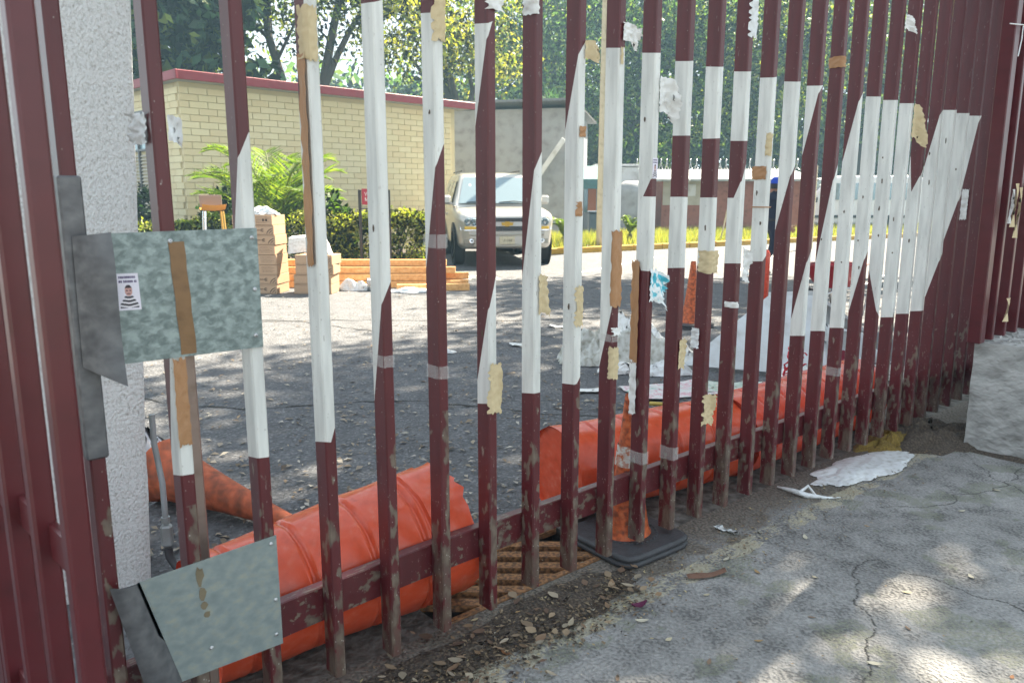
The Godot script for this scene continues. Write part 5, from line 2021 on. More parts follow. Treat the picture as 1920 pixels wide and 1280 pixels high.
func make_person() -> void:
	var o := base("person", G(4.73, 0, 14.15), deg_to_rad(100))
	tag(o, "person in dark navy uniform and green cap walking across the yard", "person")
	# local: facing +z, x to the person's left
	var nv := Color(.012, .016, .035)
	var sk := Color(.36, .2, .13)
	var bk := Color(.01, .01, .01)
	var V := func(x: float, y: float, z: float) -> Vector3: return Vector3(x, y, z)
	var bones := [
		[V.call(0, .92, 0), V.call(0, 1.12, .01), .145, .135, nv], [V.call(0, 1.12, .01), V.call(0, 1.34, .0), .14, .155, nv],
		[V.call(-.12, 1.36, 0), V.call(.12, 1.36, 0), .09, .09, nv], [V.call(0, 1.40, 0), V.call(0, 1.50, .02), .06, .05, sk],
		[V.call(0, 1.585, .035), V.call(0, 1.63, .025), .085, .092, sk], [V.call(0, 1.545, .06), V.call(0, 1.53, .085), .05, .03, sk], [V.call(0, 1.585, .115), V.call(0, 1.575, .135), .012, .014, sk],
		[V.call(.085, 1.585, .02), V.call(.09, 1.6, .015), .016, .016, sk], [V.call(-.085, 1.585, .02), V.call(-.09, 1.6, .015), .016, .016, sk],
		[V.call(.185, 1.35, 0), V.call(.225, 1.08, -.07), .062, .05, nv], [V.call(.225, 1.08, -.07), V.call(.215, .86, .03), .048, .036, nv],
		[V.call(-.185, 1.35, 0), V.call(-.225, 1.08, .04), .062, .05, nv], [V.call(-.225, 1.08, .04), V.call(-.2, .9, .2), .048, .036, nv],
		[V.call(.09, .9, 0), V.call(.10, .5, .13), .098, .068, nv], [V.call(.10, .5, .13), V.call(.10, .1, .17), .066, .045, nv],
		[V.call(-.09, .9, 0), V.call(-.10, .5, -.04), .098, .068, nv], [V.call(-.10, .5, -.04), V.call(-.10, .12, -.26), .066, .045, nv],
		[V.call(.10, .06, .14), V.call(.105, .045, .33), .052, .042, bk], [V.call(-.10, .085, -.27), V.call(-.105, .045, -.1), .05, .042, bk]]
	var mb := skin_mesh(bones, .022, .035)
	# hands on a finer grid, palm and five fingers
	for h in [[V.call(.215, .86, .03), V.call(-.03, -1, .25)], [V.call(-.2, .9, .2), V.call(.03, -.75, .6)]]:
		var d: Vector3 = h[1].normalized()
		var sx := Vector3(0, .25, 1).normalized()
		sx = (sx - d * sx.dot(d)).normalized()
		var hb := [[h[0] - d * .02, h[0] + d * .035, .03, .026, sk], [h[0] + d * .03, h[0] + d * .08, .028, .03, sk]]
		var nn := d.cross(sx)
		for f in 4:
			var b: Vector3 = h[0] + d * .085 + sx * (f - 1.5) * .021
			var ln: float = [.07, .08, .075, .058][f]
			hb.append([b, b + d * ln * .55 + nn * .006, .0098, .009, sk])
			hb.append([b + d * ln * .55 + nn * .006, b + d * ln * .9 + nn * .026, .009, .0075, sk])
		hb.append([h[0] + d * .035 + sx * .025, h[0] + d * .07 + sx * .058, .012, .010, sk])
		hb.append([h[0] + d * .07 + sx * .058, h[0] + d * .10 + sx * .06, .010, .008, sk])
		var hm := skin_mesh(hb, .006, .006)
		var st := mb.v.size()
		mb.v.append_array(hm.v); mb.n.append_array(hm.n); mb.c.append_array(hm.c); mb.t.append_array(hm.t)
		for i in hm.ix:
			mb.ix.append(i + st)
	put("body", mb, M.navy, o)
	mb = MB.new()
	mb.lathe(X(Vector3(0, 1.64, .018), Basis(Vector3.RIGHT, .08)), [[.106, -.02], [.111, .0], [.108, .04], [.09, .085], [.05, .108], [0, .114]], 24)
	mb.slab([Vector3(-.085, 1.635, .09), Vector3(-.07, 1.622, .18), Vector3(0, 1.618, .205), Vector3(.07, 1.622, .18), Vector3(.085, 1.635, .09)], Vector3(0, .01, 0))
	put("cap", mb, mat(Color(.015, .06, .42), .8), o)
	mb = MB.new()
	mb.lathe(X(Vector3(0, 1.6, -.005)), [[.098, -.06], [.102, -.02], [.103, .03]], 20)
	put("hair", mb, M.black, o)
	mb = MB.new()
	mb.lathe(X(Vector3(0, .99, .0), Basis.from_scale(Vector3(1, 1, .98))), [[.155, -.025], [.158, 0], [.155, .025]], 24)
	put("belt", mb, M.black, o)
	mb = MB.new()
	for s in [-1.0, 1.0]:
		mb.box(X(Vector3(s * .036, 1.612, .116)), Vector3(.026, .009, .008), Color.WHITE, .003)
	mb.box(X(Vector3(0, 1.548, .118)), Vector3(.045, .007, .01), Color.WHITE, .002)
	put("eyes_and_mouth", mb, mat(Color(.06, .03, .03), .6), o)


# ---------------------------------------------------------------- boxes, timber, rubbish

func box_print(kind: int) -> ImageTexture:
	var w := 256
	var h := 72
	var im := Image.create(w, h, false, Image.FORMAT_RGB8)
	var f := noise(.05, 40 + kind)
	for y in h:
		for x in w:
			var k := .27 + .02 * f.get_noise_2d(x, y) + (.012 if y % 4 < 2 else 0.0)
			im.set_pixel(x, y, Color(k * 1.55, k, k * .62).linear_to_srgb())
	var ink := Color(.2, .13, .09)
	if kind == 0:   # wordmark, round mark and signal arcs
		im.fill_rect(Rect2i(6, 6, w - 12, 1), ink)
		im.fill_rect(Rect2i(6, h - 8, w - 12, 1), ink)
		for k in 9:
			im.fill_rect(Rect2i(118 + k * 6, 32, 4, 9), Color(.3, .2, .13))
		for y in h:
			for x in w:
				var d := Vector2(x - 186, y - 36).length()
				if d < 13 and (d > 9 or absf(y - 36) < 2 or absf(x - 184) < 2) and x < 194:
					im.set_pixel(x, y, ink)
				for k in 3:
					var e := Vector2(x - 262, y - 72).length()
					if absf(e - (20 + k * 15)) < 3.0 and x > 208 and x < 252 and y < 66 and (x + y) % 17 > 2:
						im.set_pixel(x, y, ink)
	else:           # red tape with white marks, fine print
		im.fill_rect(Rect2i(104, 0, 34, h), Color(.78, .14, .11))
		for k in 4:
			im.fill_rect(Rect2i(108 + (k % 2) * 16, 4 + k * 17, 10, 11), Color(.9, .8, .78))
		for k in 5:
			im.fill_rect(Rect2i(158, 10 + k * 11, 70 + (k * 13) % 26, 2), Color(.32, .22, .14))
		if kind == 2:
			im.fill_rect(Rect2i(196, 26, 12, 18), ink)
			im.fill_rect(Rect2i(216, 26, 12, 18), ink)
	im.generate_mipmaps()
	return ImageTexture.create_from_image(im)

func carton(at: Vector3, turn: float, size: Vector3, m: Material, label: String, group: String) -> void:
	var o := base("cardboard_box", at, turn)
	tag(o, label, "box", group)
	var mb := MB.new()
	mb.box(X(Vector3(0, size.y * .5, 0)), size - Vector3(0, .004, 0), Color.WHITE, .004)
	put("carton", mb, M.cardboard, o)
	mb = MB.new()
	var z := size.z * .5 + .0015
	mb.quad(Vector3(-size.x * .495, size.y - .006, z), Vector3(size.x * .495, size.y - .006, z), Vector3(size.x * .495, .006, z), Vector3(-size.x * .495, .006, z), Color.WHITE, Vector3.ZERO)
	put("printed_face", mb, m, o)
	mb = MB.new()
	mb.box(X(Vector3(0, size.y - .001, 0)), Vector3(.06, .002, size.z - .01), Color.WHITE)
	put("tape_strip", mb, M.kraft, o)

func crumple(at: Vector3, sx: float, sz: float, h: float, m: Material, s: int, called: String, label: String, category: String, folds := 3.0, turn := 0.0, group := "") -> MeshInstance3D:
	var f := noise(folds * .8, s, FastNoiseLite.TYPE_SIMPLEX_SMOOTH, 2)
	var g := noise(folds * 1.3, s + 7, FastNoiseLite.TYPE_SIMPLEX_SMOOTH, 2)
	g.fractal_type = FastNoiseLite.FRACTAL_RIDGED
	var e := noise(1.3, s + 1)
	var mb := MB.new()
	var rows := []
	var n := 40
	for i in n + 1:
		var row := []
		for j in n + 1:
			var u := i / float(n) * 2.0 - 1.0
			var v := j / float(n) * 2.0 - 1.0
			# square to rounded outline with ragged edge
			var p := Vector2(u * sqrt(1.0 - v * v * .45), v * sqrt(1.0 - u * u * .45))
			var k := 1.0 + .28 * e.get_noise_2d(p.x, p.y)
			var ed := clampf((1.0 - maxf(absf(u), absf(v))) * 1.7, 0, 1)
			var y := h * pow(ed, .8) * clampf(.62 + .55 * f.get_noise_2d(p.x * sx, p.y * sz) + .22 * g.get_noise_2d(p.x * sx + .3 * p.y, p.y * sz), .08, 1.2) + .006
			row.append(Vector3(p.x * sx * k, y, p.y * sz * k))
		rows.append(row)
	mb.grid(rows)
	var o := put(called, mb, m)
	o.position = at
	o.rotation.y = turn
	tag(o, label, category, group)
	return o

func make_boxes_and_lumber() -> void:
	var pm := []
	for k in 3:
		var m := mat(Color.WHITE, .85)
		m.albedo_texture = box_print(k)
		pm.append(m)
	var sz := Vector3(.62, .143, .42)
	var kinds := [0, 0, 1, 1, 1, 0, 0, 2]
	var words := ["bottom box of the tall stack of brown printed boxes", "second box from the bottom of the tall box stack", "third box from the bottom of the tall stack, with red tape", "fourth box from the bottom of the tall stack, with red tape", "fifth box from the bottom of the tall stack, with red tape", "sixth box from the bottom of the tall box stack", "seventh box from the bottom of the tall box stack", "topmost box of the tall stack, with red tape and marks"]
	for k in 8:
		carton(G(-3.72 + rng.randf_range(-.015, .015), k * .143, 11.55), -.14 + rng.randf_range(-.03, .03), sz, pm[kinds[k]], words[k], "boxes in the tall stack")
	var w2 := ["bottom box of the short box stack beside the timber", "second box from the bottom of the short stack", "third box from the bottom of the short stack", "top box of the short stack, under the white bag"]
	for k in 4:
		carton(G(-2.9 + rng.randf_range(-.03, .03), k * .143, 11.5), -.08 + rng.randf_range(-.05, .05), Vector3(.56, .143, .4), pm[0], w2[k], "boxes in the short stack")
	crumple(G(-3.72, 1.146, 11.55), .3, .2, .12, M.plastic, 4, "plastic_bag", "white plastic bag on top of the tall box stack", "bag", 5.0)
	crumple(G(-2.82, .574, 11.5), .16, .15, .22, M.plastic, 6, "plastic_bag", "white plastic bag on top of the short box stack", "bag", 5.0)
	# a carton lid hanging out of the short stack
	var fl := MB.new()
	fl.slab([Vector3(-.22, 0, 0), Vector3(.08, .03, 0), Vector3(.1, .24, -.02), Vector3(-.2, .22, -.02)], Vector3(0, 0, .012))
	fl.slab([Vector3(-.2, .22, -.02), Vector3(.1, .24, -.02), Vector3(.12, .26, -.22), Vector3(-.14, .24, -.22)], Vector3(0, .01, 0))
	var fo := put("open_carton", fl, M.paper)
	fo.position = G(-3.1, .575, 11.55)
	fo.rotation = Vector3(0, .3, 0)
	tag(fo, "pale bent carton flap on the short box stack", "box")
	# squared timbers
	var beams := [
		[-2.25, 12.15, 3.5, 0.0, "front bottom timber of the orange pile"], [-2.0, 12.36, 3.2, 0.0, "second bottom timber of the orange pile"], [-2.2, 12.56, 3.4, 0.0, "rear bottom timber of the orange pile"],
		[-2.4, 12.22, 3.0, .115, "front timber in the second layer of the pile"], [-2.05, 12.44, 3.3, .115, "rear timber in the second layer of the pile"],
		[-2.15, 12.28, 3.1, .23, "front timber in the third layer of the pile"], [-2.5, 12.5, 2.8, .23, "rear timber in the third layer of the pile"],
		[-2.3, 12.4, 3.1, .345, "topmost timber of the orange pile"]]
	for b in beams:
		var o := base("timber_beam", G(b[0] - .3, b[3] * .92, b[1]), rng.randf_range(-.02, .03))
		tag(o, b[4], "timber", "orange timbers stacked before the hedge")
		var mb := MB.new()
		mb.box(X(Vector3(0, .051, 0)), Vector3(b[2], .10, .125), Color.WHITE, .004)
		put("plank", mb, M.wood, o)
	var o := base("timber_beam", G(-1.2, 0, 11.75), .12)
	tag(o, "short loose timber lying in front of the orange pile", "timber", "orange timbers stacked before the hedge")
	var mb := MB.new()
	mb.box(X(Vector3(0, .05, 0)), Vector3(1.1, .1, .12), Color.WHITE, .004)
	put("plank", mb, M.wood, o)
	# wire roll and plastic wrap
	var wr := base("wire_roll", G(-2.1, .1, 11.75), .25)
	tag(wr, "roll of grey wire in torn plastic in front of the timber", "wire roll")
	mb = MB.new()
	for k in 16:
		mb.lathe(Transform3D(Basis(Vector3.BACK, PI / 2), Vector3(-.1 + k * .0135, 0, 0)), [[.09, -.005], [.1, 0], [.09, .005]], 20)
	put("wire_coil", mb, M.metal, wr)
	crumple(G(-2.42, 0, 11.8), .26, .15, .17, M.plastic, 12, "plastic_wrap", "torn clear plastic wrap left of the wire roll", "plastic", 5.0)
	crumple(G(-1.5, 0, 11.55), .4, .14, .07, M.plastic, 13, "plastic_wrap", "crumpled white plastic right of the wire roll", "plastic", 5.0)
	crumple(G(-.7, 0, 13.4), .5, .25, .06, M.cloth, 14, "rag", "rag and scraps on the asphalt under the car bumper", "rag", 4.0)
	# tall stool with orange seat
	var st := base("bar_stool", G(-4.72, 0, 12.4), .5)
	tag(st, "tall stool with curved orange seat left of the box stack", "stool")
	mb = MB.new()
	var rows := []
	for i in 9:
		var t := i / 8.0
		var r := []
		for j in 7:
			var x := j / 3.0 - 1.0
			r.append(Vector3(x * .18, 1.18 + .10 * pow(absf(t - .4) * 1.6, 2.0) + .02 * x * x, -.18 + t * .36))
		rows.append(r)
	mb.grid(rows)
	put("seat", mb, mat(Color(.6, .28, .04), .5), st)
	mb = MB.new()
	mb.box(X(Vector3(0, 1.33, -.21), Basis(Vector3.RIGHT, -.2)), Vector3(.34, .2, .015), Color.WHITE, .005)
	put("backrest", mb, mat(Color(.2, .15, .12), .6), st)
	for s in [[-1, -1], [1, -1], [-1, 1], [1, 1]]:
		mb = MB.new()
		mb.tube([Vector3(s[0] * .13, 1.18, s[1] * .12), Vector3(s[0] * .19, 0, s[1] * .18)], [.016], 8)
		put("leg", mb, M.chrome if s[0] < 0 else mat(Color(.5, .3, .06), .5), st)
	mb = MB.new()
	for q in [[-.17, -.16, .17, -.16], [-.17, .16, .17, .16], [-.17, -.16, -.17, .16], [.17, -.16, .17, .16]]:
		mb.tube([Vector3(q[0], .4, q[1]), Vector3(q[2], .4, q[3])], [.01], 6)
	put("foot_ring", mb, M.chrome, st)

func paper_flat(at: Vector3, sx: float, sz: float, turn: float, m: Material, s: int, called: String, label: String, category: String, group := "") -> void:
	var f := noise(3.5, s)
	var mb := MB.new()
	var rows := []
	for i in 9:
		var r := []
		for j in 9:
			var x := i / 8.0 - .5
			var z := j / 8.0 - .5
			var e := .03 * maxf(0.0, absf(x) + absf(z) - .55)
			r.append(Vector3(x * sx * (1.0 + .14 * f.get_noise_2d(z * .6, s + 9.0)) + .02 * f.get_noise_2d(z, s), .007 + .022 * absf(f.get_noise_2d(x * sx, z * sz)) + e, z * sz + .03 * f.get_noise_2d(x, s + 5.0)))
		rows.append(r)
	mb.grid(rows)
	var o := put(called, mb, m)
	o.position = at
	o.rotation.y = turn
	tag(o, label, category, group)

func make_debris() -> void:
	crumple(G(.98, 0, 6.75), .52, .36, .3, M.cloth, 21, "tarpaulin", "heap of dirty grey white cloth on the asphalt left of the foam board", "cloth", 3.0)
	crumple(G(.62, 0, 6.62), .22, .2, .26, M.cloth, 22, "tarpaulin", "smaller bundle of white cloth at the left end of the heap", "cloth", 4.0)
	crumple(G(1.25, 0, 6.15), .24, .12, .1, M.plastic, 23, "plastic_wrap", "white plastic scrap in front of the cloth heap", "plastic", 5.0)
	crumple(G(1.38, 0, 6.62), .26, .2, .2, M.paper, 61, "cloth_bundle", "white cloth bundle between the grey heap and the foam board", "cloth", 5.0)
	crumple(G(.85, 0, 6.2), .16, .1, .09, M.paper, 62, "cloth_bundle", "small white cloth scrap in front of the grey heap", "cloth", 7.0)
	crumple(G(1.1, 0, 7.2), .4, .22, .3, M.paper, 63, "cloth_bundle", "pale cloth bundle behind the grey heap", "cloth", 4.0)
	# big bent pale foam board
	var fb := base("foam_board", G(1.95, 0, 6.35))
	tag(fb, "large pale blue white foam board leaning bent on the rubbish", "board")
	var mb := MB.new()
	mb.slab([Vector3(-.52, .03, .02), Vector3(.55, .02, .42), Vector3(.52, .62, .05), Vector3(.2, .60, -.08)], Vector3(-.012, .012, .03))
	put("front_panel", mb, M.foam, fb)
	mb = MB.new()
	mb.slab([Vector3(.2, .60, -.1), Vector3(.52, .63, .03), Vector3(1.05, .28, -.1), Vector3(.85, .3, -.35)], Vector3(0, .03, 0))
	put("folded_panel", mb, M.white_wall, fb)
	# posters and papers on the ground
	var pink := textured(mat(Color(1, 1, 1), .8), ntex(256, noise(0.02, 81), [0.0, .45, .55, .7, 1.0], [Color(.5, .5, .48), Color(.66, .64, .62), Color(.6, .32, .36), Color(.62, .6, .6), Color(.3, .45, .36)]), 1.4)
	var green := textured(mat(Color(1, 1, 1), .8), ntex(256, noise(0.025, 83), [0.0, .4, .6, .8, 1.0], [Color(.42, .5, .42), Color(.6, .62, .56), Color(.3, .42, .34), Color(.62, .58, .5), Color(.5, .2, .22)]), 1.6)
	paper_flat(G(1.16, 0, 5.55), .62, .42, .3, pink, 31, "poster", "pale poster with pink print lying in front of the cloth heap", "poster", "posters on the asphalt")
	paper_flat(G(1.62, 0, 5.65), .5, .36, -.2, green, 32, "poster", "green tinted poster lying left of the red net", "poster", "posters on the asphalt")
	paper_flat(G(1.5, .01, 5.2), .4, .3, .6, M.paper, 33, "paper_sheet", "plain white paper lying behind the orange drum", "paper")
	paper_flat(G(.55, 0, 5.55), .3, .1, .1, M.paper, 34, "paper_sheet", "torn pale paper lying left of the posters", "paper")
	paper_flat(G(.1, 0, 7.35), .22, .12, .4, M.paper, 35, "paper_sheet", "single white paper on the open asphalt behind the seventh bar", "paper")
	paper_flat(G(.5, 0, 8.4), .2, .12, -.3, M.paper, 36, "paper_sheet", "small white paper lying far back on the asphalt", "paper")
	paper_flat(G(2.5, .0, 6.9), .9, .5, .3, M.foam, 37, "plastic_sheet", "pale sheet lying behind the foam board", "plastic")
	paper_flat(G(3.0, .0, 6.2), .8, .6, -.4, M.cloth, 38, "plastic_sheet", "crumpled pale sheet right of the foam board", "plastic")
	crumple(G(2.75, 0, 6.75), .5, .34, .36, M.foam, 24, "plastic_sheet", "heaped pale plastic sheeting right of the foam board", "plastic", 2.6)
	crumple(G(2.25, 0, 5.75), .3, .22, .14, M.paper, 26, "paper_heap", "crumpled white paper behind the far drum", "paper", 4.0)
	for q in [[.78, 6.05, .5, "white paper cup lying before the cloth heap"], [.94, 6.2, 1.3, "second white paper cup, right of the first"]]:
		var cu := MB.new()
		cu.lathe(Transform3D(Basis(Vector3.UP, q[2]) * Basis(Vector3.BACK, PI / 2 - .1), Vector3(0, .045, 0)), [[0, -.06], [.032, -.06], [.042, .06], [.039, .06], [.03, -.05]], 18)
		var co := put("paper_cup", cu, M.paper)
		co.position = G(q[0], 0, q[1])
		tag(co, q[3], "cup", "cups in the rubbish")
	mb = MB.new()
	mb.tube([G(.95, .016, 5.18), G(1.25, .016, 5.12), G(1.55, .02, 5.22), G(1.95, .016, 5.15)], [.014], 8)
	var ho := put("yellow_hose", mb, mat(Color(.5, .38, .08), .5))
	tag(ho, "thin yellow hose lying on the asphalt behind the drums", "hose")
	# red plastic net
	mb = MB.new()
	var f := noise(4.0, 12)
	for i in 9:
		var a := []
		var b := []
		for j in 22:
			var t := j / 21.0
			var s := i / 8.0
			a.append(Vector3(-.06 + .12 * s + .03 * f.get_noise_2d(t, s), .02 + .32 * t * (1.0 - .2 * s) + .04 * f.get_noise_2d(s * 2.0, t * 2.0), .05 * sin(t * 9.0 + s * 5.0)))
			b.append(Vector3(-.06 + .12 * t + .03 * f.get_noise_2d(s, t), .02 + .32 * s + .04 * f.get_noise_2d(t * 2.0, s * 2.0), .05 * sin(s * 9.0 + t * 5.0)))
		mb.tube(a, [.006], 4); mb.tube(b, [.006], 4)
	var no := put("safety_net", mb, M.net)
	no.position = G(2.02, 0, 5.4)
	tag(no, "red plastic safety netting standing crumpled behind the far drum", "net")
	crumple(G(2.0, 0, 5.25), .2, .16, .12, M.net, 27, "rag", "bright red rag on the ground beside the red netting", "rag", 6.0)
	crumple(G(2.65, 0, 5.9), .25, .2, .22, mat(Color(.2, .012, .03), .8), 28, "rag", "dark red cloth among the pale sheets", "rag", 4.0)
	# red wheelbarrow
	var wb := base("wheelbarrow", G(3.9, 0, 9.35), .5)
	tag(wb, "red wheelbarrow standing in the yard behind the white painted bars", "wheelbarrow")
	mb = MB.new()
	var rows := []
	for q in [[.2, .14, .34], [.28, .2, .45], [.34, .27, .6], [.36, .29, .62], [.33, .26, .6], [.19, .13, .36]]:
		var ring := []
		for k in 24:
			var a := TAU * k / 24
			var c := Vector2(cos(a), sin(a))
			var e: float = pow(pow(absf(c.x), 4.0) + pow(absf(c.y), 4.0), -.25)
			ring.append(Vector3(c.x * e * q[0], q[2], c.y * e * q[1]))
		rows.append(ring)
	mb.grid(rows, true)
	mb.cap(rows[0], Vector3.DOWN)
	put("tray", mb, mat(Color(.3, .012, .02), .4), wb)
	mb = MB.new()
	mb.lathe(Transform3D(Basis(Vector3.RIGHT, PI / 2), Vector3(-.48, .18, 0)), [[.06, -.03], [.15, -.04], [.18, -.02], [.18, .02], [.15, .04], [.06, .03]], 22)
	put("wheel", mb, M.tyre, wb)
	for s in [-1.0, 1.0]:
		mb = MB.new()
		mb.tube([Vector3(-.5, .18, s * .06), Vector3(-.2, .3, s * .14), Vector3(.3, .38, s * .24), Vector3(.75, .52, s * .27)], [.016], 8)
		put("handle", mb, M.metal, wb)
		mb = MB.new()
		mb.tube([Vector3(.15, .34, s * .2), Vector3(.28, 0, s * .22), Vector3(.36, .36, s * .23)], [.014], 8)
		put("leg", mb, M.metal, wb)
	# red delineator beside the person
	var de := base("delineator_post", G(3.14, 0, 9.6))
	tag(de, "slim red plastic delineator post left of the wheelbarrow", "post")
	mb = MB.new()
	mb.lathe(Transform3D(), [[.0, .05], [.05, .05], [.055, .3], [.05, .72], [.03, .76], [0, .77]], 18)
	put("shaft", mb, M.red_plastic, de)
	mb = MB.new()
	mb.lathe(Transform3D(), [[0, 0], [.17, 0], [.17, .03], [.1, .06], [.05, .07], [0, .07]], 24)
	put("base_plate", mb, M.rubber, de)
	# bag with writing by the drum end, banner bundle behind the lying cone
	crumple(GP(7.55, .62, 0), .09, .1, .22, M.plastic, 41, "plastic_bag", "white plastic bag standing at the left end of the middle drum", "bag", 6.0)
	var ban := mat(Color.WHITE, .7)
	var im := Image.create(64, 64, false, Image.FORMAT_RGB8)
	im.fill(Color(.86, .86, .88))
	for k in 4:
		im.fill_rect(Rect2i(4 + k * 15, 10, 8, 40), Color(.06, .05, .07))
		im.fill_rect(Rect2i(4 + k * 15, 52, 4, 4), Color(.7, .1, .1))
	ban.albedo_texture = ImageTexture.create_from_image(im)
	crumple(G(-1.95, 0, 3.75), .24, .2, .34, ban, 43, "banner", "crumpled white banner with black print beside the pillar", "banner", 3.0)
	crumple(G(-.62, 0, 7.0), .1, .06, .05, M.plastic, 44, "plastic_scrap", "small white plastic scrap on the asphalt behind the sixth bar", "plastic", 6.0)
	crumple(GP(5.9, 1.1, 0), .06, .03, .03, M.plastic, 45, "plastic_scrap", "tiny white plastic scrap beside the drain", "plastic", 6.0)
	# white plastic sheet and strip outside the gate
	crumple(G(1.88, 0, 3.93), .42, .13, .022, M.plastic, 51, "plastic_sheet", "white plastic sheet lying on the concrete by the far drum", "plastic", 1.8, .62)
	mb = MB.new()
	mb.tube([Vector3(-.1, .006, -.1), Vector3(-.06, .025, .0), Vector3(0, .012, .03), Vector3(.09, .006, .045), Vector3(.16, .004, .035)], [.004, .012, .014, .007, .002], 6)
	mb.tube([Vector3(-.04, .02, .02), Vector3(.02, .04, -.02), Vector3(.04, .012, .04)], [.008, .010, .006], 6)
	var ps := put("plastic_strip", mb, M.plastic)
	ps.position = G(1.42, 0, 3.55)
	tag(ps, "twisted white plastic strip in front of the plastic sheet", "plastic")
	paper_flat(G(.93, -.004, 3.14), .10, .022, -.7, M.plastic, 53, "plastic_sliver", "thin white plastic sliver lying right of the cone base", "plastic")
	mb = MB.new()
	var rw := []
	for i in 9:
		var t := i / 8.0
		rw.append([Vector3(t * .17, .012 + .006 * sin(t * 6.0), .02 * sin(t * 3.0) - .014), Vector3(t * .17, .020, .02 * sin(t * 3.0)), Vector3(t * .17, .010, .02 * sin(t * 3.0) + .016)])
	mb.grid(rw)
	var bk := put("bark_strip", mb, textured(mat(Color(.17, .09, .06), .9), M.grime, 6.0))
	bk.position = G(.66, 0, 2.72)
	bk.rotation.y = .35
	tag(bk, "curled strip of brown bark lying right of the cone base", "bark")


func leaf_mesh(l: float, w: float, curl: float, col: Color) -> ArrayMesh:
	var mb := MB.new()
	var rows := []
	for i in 6:
		var t := i / 5.0
		var hw := w * .5 * sin(PI * clampf(t * .92 + .04, 0, 1))
		var y := .004 + curl * pow(absf(t - .45) * 2.0, 2.0)
		rows.append([Vector3(t * l, y + curl * .7, -hw), Vector3(t * l, y, 0), Vector3(t * l, y + curl * .5, hw)])
	mb.grid(rows, false, col)
	return mb.mesh()

func scatter(called: String, label: String, category: String, count: int, place: Callable, sizes: Vector2, cols: Array, s: int, lift := .004) -> void:
	var r := RandomNumberGenerator.new()
	r.seed = s
	var mb := MB.new()
	for i in count:
		var q: Vector2 = place.call(r)
		var p := G(q.x, lift + r.randf() * .006, q.y)
		var l := r.randf_range(sizes.x, sizes.y)
		var a := r.randf() * TAU
		var d := Vector3(cos(a), r.randf_range(-.05, .25), sin(a))
		var sd := Vector3(-sin(a), r.randf_range(-.3, .3), cos(a)) * l * r.randf_range(.15, .3)
		var c: Color = cols[r.randi() % cols.size()] * r.randf_range(.7, 1.25)
		c.a = 1.0
		if sizes.x >= .02:   # whole leaves: pointed ovals with a folded rib and curled rim
			var rows := []
			var cu := r.randf_range(-.02, .22)
			for k in 5:
				var t := k / 4.0
				var wd: float = sin(PI * clampf(pow(t, .8) * .94 + .03, 0, 1)) * r.randf_range(.85, 1.1)
				var q0 := p + Vector3(cos(a), 0, sin(a)) * l * t + Vector3(0, .002 + l * cu * pow(t - .4, 2.0) * 2.0, 0)
				rows.append([q0 + sd * wd * 1.15 + Vector3(0, l * .06 * wd, 0), q0, q0 - sd * wd * 1.15 + Vector3(0, l * .05 * wd, 0)])
			mb.grid(rows, false, c)
			continue
		var m := p + d * l * .5 + Vector3(0, l * .1, 0)
		mb.quad(p, m + sd, p + d * l, m - sd, c, p - Vector3(0, 9, 0))
	var o := put(called, mb, M.dry_leaf)
	o.set_meta("kind", "stuff")
	tag(o, label, category)

